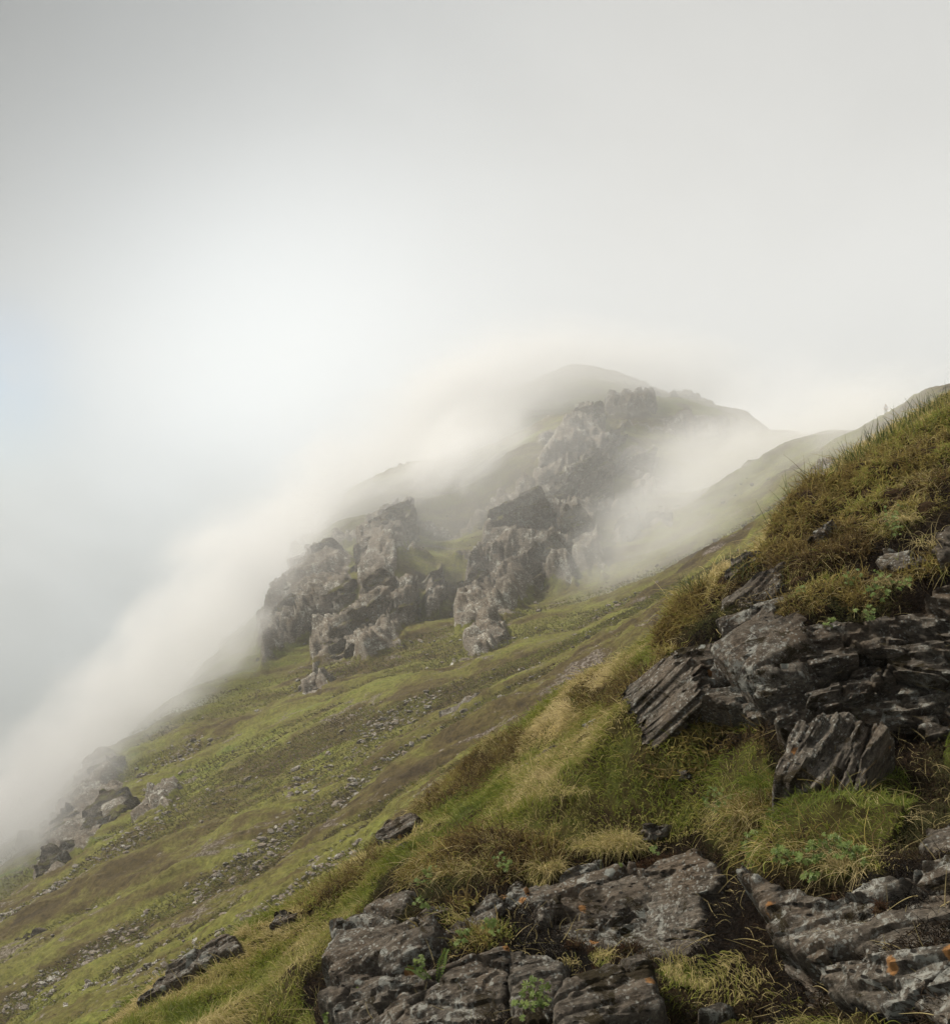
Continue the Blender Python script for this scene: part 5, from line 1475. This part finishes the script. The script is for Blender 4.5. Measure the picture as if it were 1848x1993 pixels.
for i, a in enumerate([
    (CB, 990, 340, 80, 330, 'tall pale straw tussock standing at the lip above the lichened slab', .16, .8),
    (CB, 780, 380, 120, 200, 'flattened dead grass left of the pale straw tussock', .12, .75),
    (CB, 400, 560, 80, 200, 'tangled dead grass hanging over the middle of the lip', .16, .85),
    (CB, 140, 1380, 40, 90, 'short dry tuft in the crack of the pitted slab', .07, .8),
    (CB, 580, 1350, 40, 90, 'short dry tuft on top of the squared block', .07, .8),
    (CB, 1480, 1440, 90, 260, 'fresh green grass right of the squared block', .08, .1),
    (C2, 1180, 1090, 110, 160, 'long dead blades drooping over the huge slab', .22, 1.0),
    (C2, 1330, 860, 90, 120, 'long straw blades on the right side of the big shaggy tussock', .26, .95),
    (C2, 1080, 730, 130, 420, 'arching straw under the striped boulder', .20, .95),
    (C2, 540, 790, 90, 360, 'straw tuft at the left shoulder of the big shaggy tussock', .18, .8),
    (C2, 650, 620, 90, 240, 'green grass at the left foot of the striped boulder', .16, .15),
    (C2, 1250, 600, 70, 160, 'green grass at the right foot of the striped boulder', .15, .2),
    (C1, 1110, 1920, 45, 130, 'green tuft at the top corner of the striped boulder', .10, .2),
    (C1, 1450, 830, 60, 140, 'dry blades hanging over the small dark ledge', .16, .9),
    (C1, 1590, 970, 60, 30, 'a few long dry stems crossing the dark gap at the right', .30, .95),
    (C1, 1380, 1190, 60, 60, 'dry curled stems at the right end of the turf shelf', .16, 1.0),
    (C4, 1230, 1270, 40, 160, 'pale straw tuft at the left edge of the bank', .22, .95),
    (C3, 1250, 560, 130, 330, 'pale feathery grass in the middle of the grassy bank', .12, .7),
    (C3, 1560, 840, 100, 300, 'straw grass above the thin stone', .13, .75)]):
    tuft(a[0], a[1], a[2], a[3], a[4], a[5], 900 + i, a[6], a[7])

# thin green bents standing up against the mist along the crest
def bents():
    rg = np.random.default_rng(77)
    R, Lg = [], []
    for u, v, n in ((560,1110,6),(300,1200,10),(250,1210,14),(760,800,10),(830,700,12),(880,620,12),(960,570,12),(1060,540,10),(1100,520,8),(1170,470,14),(1220,430,12),(1290,370,14),(1320,350,12),(1400,310,14),(1470,260,12),(1540,200,14),(1600,180,14),(1660,160,10),(1600,300,8)):
        U, V = C1([(u, v)])[0]
        h = None
        for dv in (8, 18, 30, 45, 65):
            h = NEAR.hit(U, V + dv, 2, 12, 300)
            if h is not None: break
        if h is None: continue
        d = h[1] * math.cos(PITCH) + h[2] * math.sin(PITCH)
        for _ in range(n * 2):
            R.append(at(U + rg.normal(0, 14), V + 14 + rg.normal(0, 5), d - rg.uniform(0, .1))); Lg.append(rg.uniform(.07, .17))
    R = np.array(R); n = len(R)
    col = pal([(0.04, 0.06, 0.02), (0.07, 0.10, 0.03), (0.12, 0.12, 0.05)], rg.random(n), .2, rg)
    o = hair('bent_grass', R, unit(np.array([-.18, 0, 1]) + rg.normal(0, .2, (n, 3))), np.array(Lg), np.full(n, .0016), col, M_GRASS, None, droop=.12, curl=.12, npt=4, seed=9)
    tag(o, 'thin green grass stems standing up along the crest of the outcrop', 'grass', None, 'stuff')
bents()

# a small fern in the crack
def fern():
    U, V = C3([(672, 1535)])[0]
    h = NEAR.hit(U, V, 1.6, 9, 300); d = h[1] - .16
    c = at(U, V, d)
    root = link('fern', None); root.location = c
    tag(root, 'small green fern with two fronds growing from the crack beside the thin plates', 'fern')
    for (dx, dz, l) in ((-.10, .07, 1), (.035, .13, 1)):
        P, F, k = [], [], 0
        tip = np.array([dx, -.02, dz])
        for j in range(15):
            t = (j + 1) / 15
            p = tip * t + np.array([0, 0, .015 * math.sin(t * 3)])
            w = .016 * math.sin(min(1, t * 1.3) * 2.6) + .003
            ax = tip / np.linalg.norm(tip); sd = np.array([-ax[2], 0, ax[0]])
            for s in (-1, 1):
                P += [p, p + sd * s * w + ax * .006 + np.array([0, -.003, 0]), p + sd * s * w * .6 + ax * .012 + np.array([0, .002, 0])]
                F.append((k, k + 1, k + 2)); k += 3
            P += [p - sd * .0012, p + sd * .0012, p - ax * np.linalg.norm(tip) / 15]; F.append((k, k + 1, k + 2)); k += 3
        link('frond', mesh_np('frond', np.array(P), np.array(F), False), LEAF.materials[0], root)
fern()

# a figure far off on the ridge
def person():
    h = None
    for dv in (0, 3, 6, 9, 12, 16, 22):
        h = FAR.hit(1723, 806 + dv, 60, 320, 900)
        if h is not None: break
    d = h[1]
    h = at(1723, 817, d) + np.array([0, 0, 0]); g = FAR.z(h[0], h[1])
    base = np.array([h[0], h[1], g - 0.05])
    root = link('person', None); root.location = base
    tag(root, 'person with a rucksack and short sleeves standing far off on the misty ridge', 'person')
    def skin(name, verts, edges, rad, mat, parent):
        me = bpy.data.meshes.new(name); me.from_pydata(verts, edges, []); me.update()
        o = link(name, me, mat, parent)
        md = o.modifiers.new('skin', 'SKIN')
        for i, v in enumerate(o.data.skin_vertices[0].data): v.radius = rad[i] if isinstance(rad[i], tuple) else (rad[i], rad[i])
        o.data.skin_vertices[0].data[0].use_root = True
        s = o.modifiers.new('sub', 'SUBSURF'); s.levels = 2; s.render_levels = 2
        return o
    skinm = mat_plain('skin', (0.42, 0.26, 0.19), (0.36, 0.22, 0.16)); shirt = mat_plain('shirt', (0.50, 0.54, 0.60), (0.55, 0.57, 0.62))
    trou = mat_plain('trousers', (0.22, 0.21, 0.16), (0.18, 0.17, 0.13)); pack = mat_plain('pack', (0.20, 0.22, 0.25), (0.16, 0.17, 0.20)); hairm = mat_plain('hair_dark', (0.04, 0.03, 0.02), (0.03, 0.02, 0.015))
    V = [(0,0,.95),(0,0,1.2),(0,0,1.42),(0,0,1.52),(0,-.01,1.64),(0,-.01,1.74),(.2,0,1.40),(.27,.0,1.14),(.27,-.06,.90),(.27,-.08,.82),(-.2,0,1.40),(-.28,.0,1.14),(-.30,-.05,.90),(-.30,-.07,.82),
         (.10,0,.88),(.12,-.03,.50),(.13,.02,.10),(.14,-.10,.05),(-.10,0,.88),(-.12,.05,.50),(-.14,.02,.10),(-.15,-.10,.05)]
    E = [(0,1),(1,2),(2,3),(3,4),(4,5),(2,6),(6,7),(7,8),(8,9),(2,10),(10,11),(11,12),(12,13),(0,14),(14,15),(15,16),(16,17),(0,18),(18,19),(19,20),(20,21)]
    rad = [.14,(.16,.11),(.15,.10),.06,.10,.085,.065,.05,.035,.035,.065,.05,.035,.035,.095,.065,.045,.045,.095,.065,.045,.045]
    b = skin('body', V, E, rad, skinm, root)
    skin('shirt', [(0,0,.96),(0,0,1.2),(0,0,1.40),(.19,0,1.40),(.25,0,1.22),(-.19,0,1.40),(-.25,0,1.22)], [(0,1),(1,2),(2,3),(3,4),(2,5),(5,6)], [(.18,.13),(.185,.135),(.175,.12),.085,.07,.085,.07], shirt, root)
    skin('trousers', [(0,0,.95),(.10,0,.86),(.12,-.03,.50),(.13,.02,.12),(-.10,0,.86),(-.12,.05,.50),(-.14,.02,.12)], [(0,1),(1,2),(2,3),(0,4),(4,5),(5,6)], [(.175,.13),.115,.085,.07,.115,.085,.07], trou, root)
    skin('rucksack', [(0,.22,1.0),(0,.24,1.2),(0,.22,1.42)], [(0,1),(1,2)], [(.15,.12),(.18,.14),(.13,.10)], pack, root)
    skin('hair', [(0,.03,1.66),(0,.0,1.74)], [(0,1)], [.095,.10], hairm, root)
person()
print('plants', time.time() - T0)

# ------------------------------------------------------------------ haze and drifting mist
HB = (-420, 420, -60, 700, -275, 150)
def box_mesh(name, b):
    x0, x1, y0, y1, z0, z1 = b
    V = [(x, y, z) for x in (x0, x1) for y in (y0, y1) for z in (z0, z1)]
    F = [(0,1,3,2),(4,6,7,5),(0,4,5,1),(2,3,7,6),(0,2,6,4),(1,5,7,3)]
    return mesh_np(name, V, F, False)
def mat_haze():
    m = bpy.data.materials.new('haze'); m.use_nodes = True; nt = m.node_tree; nt.nodes.clear()
    o = nt.nodes.new('ShaderNodeOutputMaterial'); p = nt.nodes.new('ShaderNodeVolumePrincipled')
    p.inputs['Color'].default_value = (0.97, 0.97, 0.95, 1); p.inputs['Density'].default_value = HAZE_DENSITY
    p.inputs['Anisotropy'].default_value = 0.2
    nt.links.new(p.outputs[0], o.inputs['Volume'])
    return m
# (build_haze is called last)
def mat_mist(i, dens, seed, sharp, alb):
    m = bpy.data.materials.new('mist'); m.use_nodes = True; nt = m.node_tree; nt.nodes.clear()
    Lk = nt.links.new
    o = nt.nodes.new('ShaderNodeOutputMaterial'); p = nt.nodes.new('ShaderNodeVolumePrincipled')
    p.inputs['Color'].default_value = (alb, alb, alb, 1); p.inputs['Anisotropy'].default_value = 0.1
    tc = nt.nodes.new('ShaderNodeTexCoord')
    ln = nt.nodes.new('ShaderNodeVectorMath'); ln.operation = 'LENGTH'; Lk(tc.outputs['Object'], ln.inputs[0])
    no = nt.nodes.new('ShaderNodeTexNoise'); no.inputs['Scale'].default_value = 1.9; no.inputs['Detail'].default_value = 5; no.inputs['Roughness'].default_value = 0.6; no.inputs['Distortion'].default_value = 0.5
    mp = nt.nodes.new('ShaderNodeMapping'); mp.inputs['Location'].default_value = (seed * 3.1, seed, 0); mp.inputs['Scale'].default_value = (1, 1, 1)
    Lk(tc.outputs['Object'], mp.inputs[0]); Lk(mp.outputs[0], no.inputs['Vector'])
    def mth(op, a, b, clamp=False):
        n = nt.nodes.new('ShaderNodeMath'); n.operation = op; n.use_clamp = clamp
        for k, v in enumerate((a, b)):
            if isinstance(v, (int, float)): n.inputs[k].default_value = v
            else: Lk(v, n.inputs[k])
        return n.outputs[0]
    # 1 at the heart, 0 at the skin, the edge torn by noise
    f = mth('SUBTRACT', 1.0, ln.outputs['Value'])
    nz = mth('MULTIPLY', mth('SUBTRACT', no.outputs['Fac'], 0.5), sharp)
    f2 = mth('ADD', f, nz)
    f2 = mth('MULTIPLY', f2, 1.5, True)
    f3 = mth('MULTIPLY', mth('MULTIPLY', f2, f2), mth('MULTIPLY', f, 4.0, True))
    Lk(mth('MULTIPLY', f3, dens), p.inputs['Density'])
    Lk(p.outputs[0], o.inputs['Volume'])
    try: m.cycles.volume_sampling = 'MULTIPLE_IMPORTANCE'
    except Exception: pass
    return m
MIST = [  # U, V, depth, half width px, half height px, half depth m, roll, optical depth, ragged, label, albedo (dimmer light at the left put into the mist colour)
    (880, 830, 256, 380, 180, 32, -28, 2.6, 1.4, 'mist pouring over the ridge left of the tall buttress', .84),
    (880, 915, 221, 220, 125, 17, -40, 2.8, 1.5, 'mist lying on the green shelf between the two big crags', .92),
    (640, 1000, 212, 260, 180, 24, -46, 2.2, 1.6, 'mist curling over the crest above the dark steep crag', .86),
    (1150, 740, 264, 460, 150, 34, 5, 1.6, 1.3, 'thin mist over the summit', .85),
    (1480, 900, 206, 400, 210, 44, -22, 2.0, 1.5, 'bright mist filling the hollow under the pass', .97),
    (1300, 1010, 148, 360, 190, 32, -38, 0.8, 1.9, 'thin veil of mist drifting across the slope below the tall buttress', .95),
    (470, 1150, 186, 280, 200, 30, -48, 2.4, 1.6, 'mist rolling round the left end of the crags', .86),
    (345, 1310, 162, 290, 190, 28, -45, 2.5, 1.7, 'grey mist dissolving the middle of the left skyline', .82),
    (190, 1450, 142, 310, 190, 26, -42, 2.4, 1.7, 'grey mist behind the low cliffs', .76),
    (10, 1620, 120, 330, 210, 26, -40, 3.0, 1.7, 'dull mist rising from the valley at the left edge', .68),
    (1690, 840, 158, 260, 130, 30, -24, 1.0, 1.4, 'pale mist fading the far ridge with the small figure', .97),
    (900, 1020, 200, 760, 430, 62, -20, 0.6, 1.0, 'broad faint mist wrapped round the whole mountain face', .95),
]
def build_mist():
    D, F = cube_sphere(14)
    me0 = None
    for i, (U, V, d, w, h, dep, roll, tau, rag, lab, alb) in enumerate(MIST):
        me = mesh_np('mist_bank', D, F, True)
        sx, sz = w * d / FPX, h * d / FPX
        me.materials.append(mat_mist(i, tau / (dep * 1.0), i + 1, rag, alb))
        o = link('mist_bank', me); c = at(U, V, d)
        o.location = c
        o.rotation_euler = (0, math.radians(roll), -math.atan2(c[0], c[1]))
        o.scale = (sx, dep, sz)
        tag(o, lab, 'mist', 'banks of mist drifting round the mountain', 'stuff')
build_mist()
def build_haze():
    me = box_mesh('haze', HB); me.materials.append(mat_haze())
    tag(link('haze', me), 'thin even haze filling the air round the mountain', 'haze', None, 'stuff')
build_haze()
print('mist', time.time() - T0)
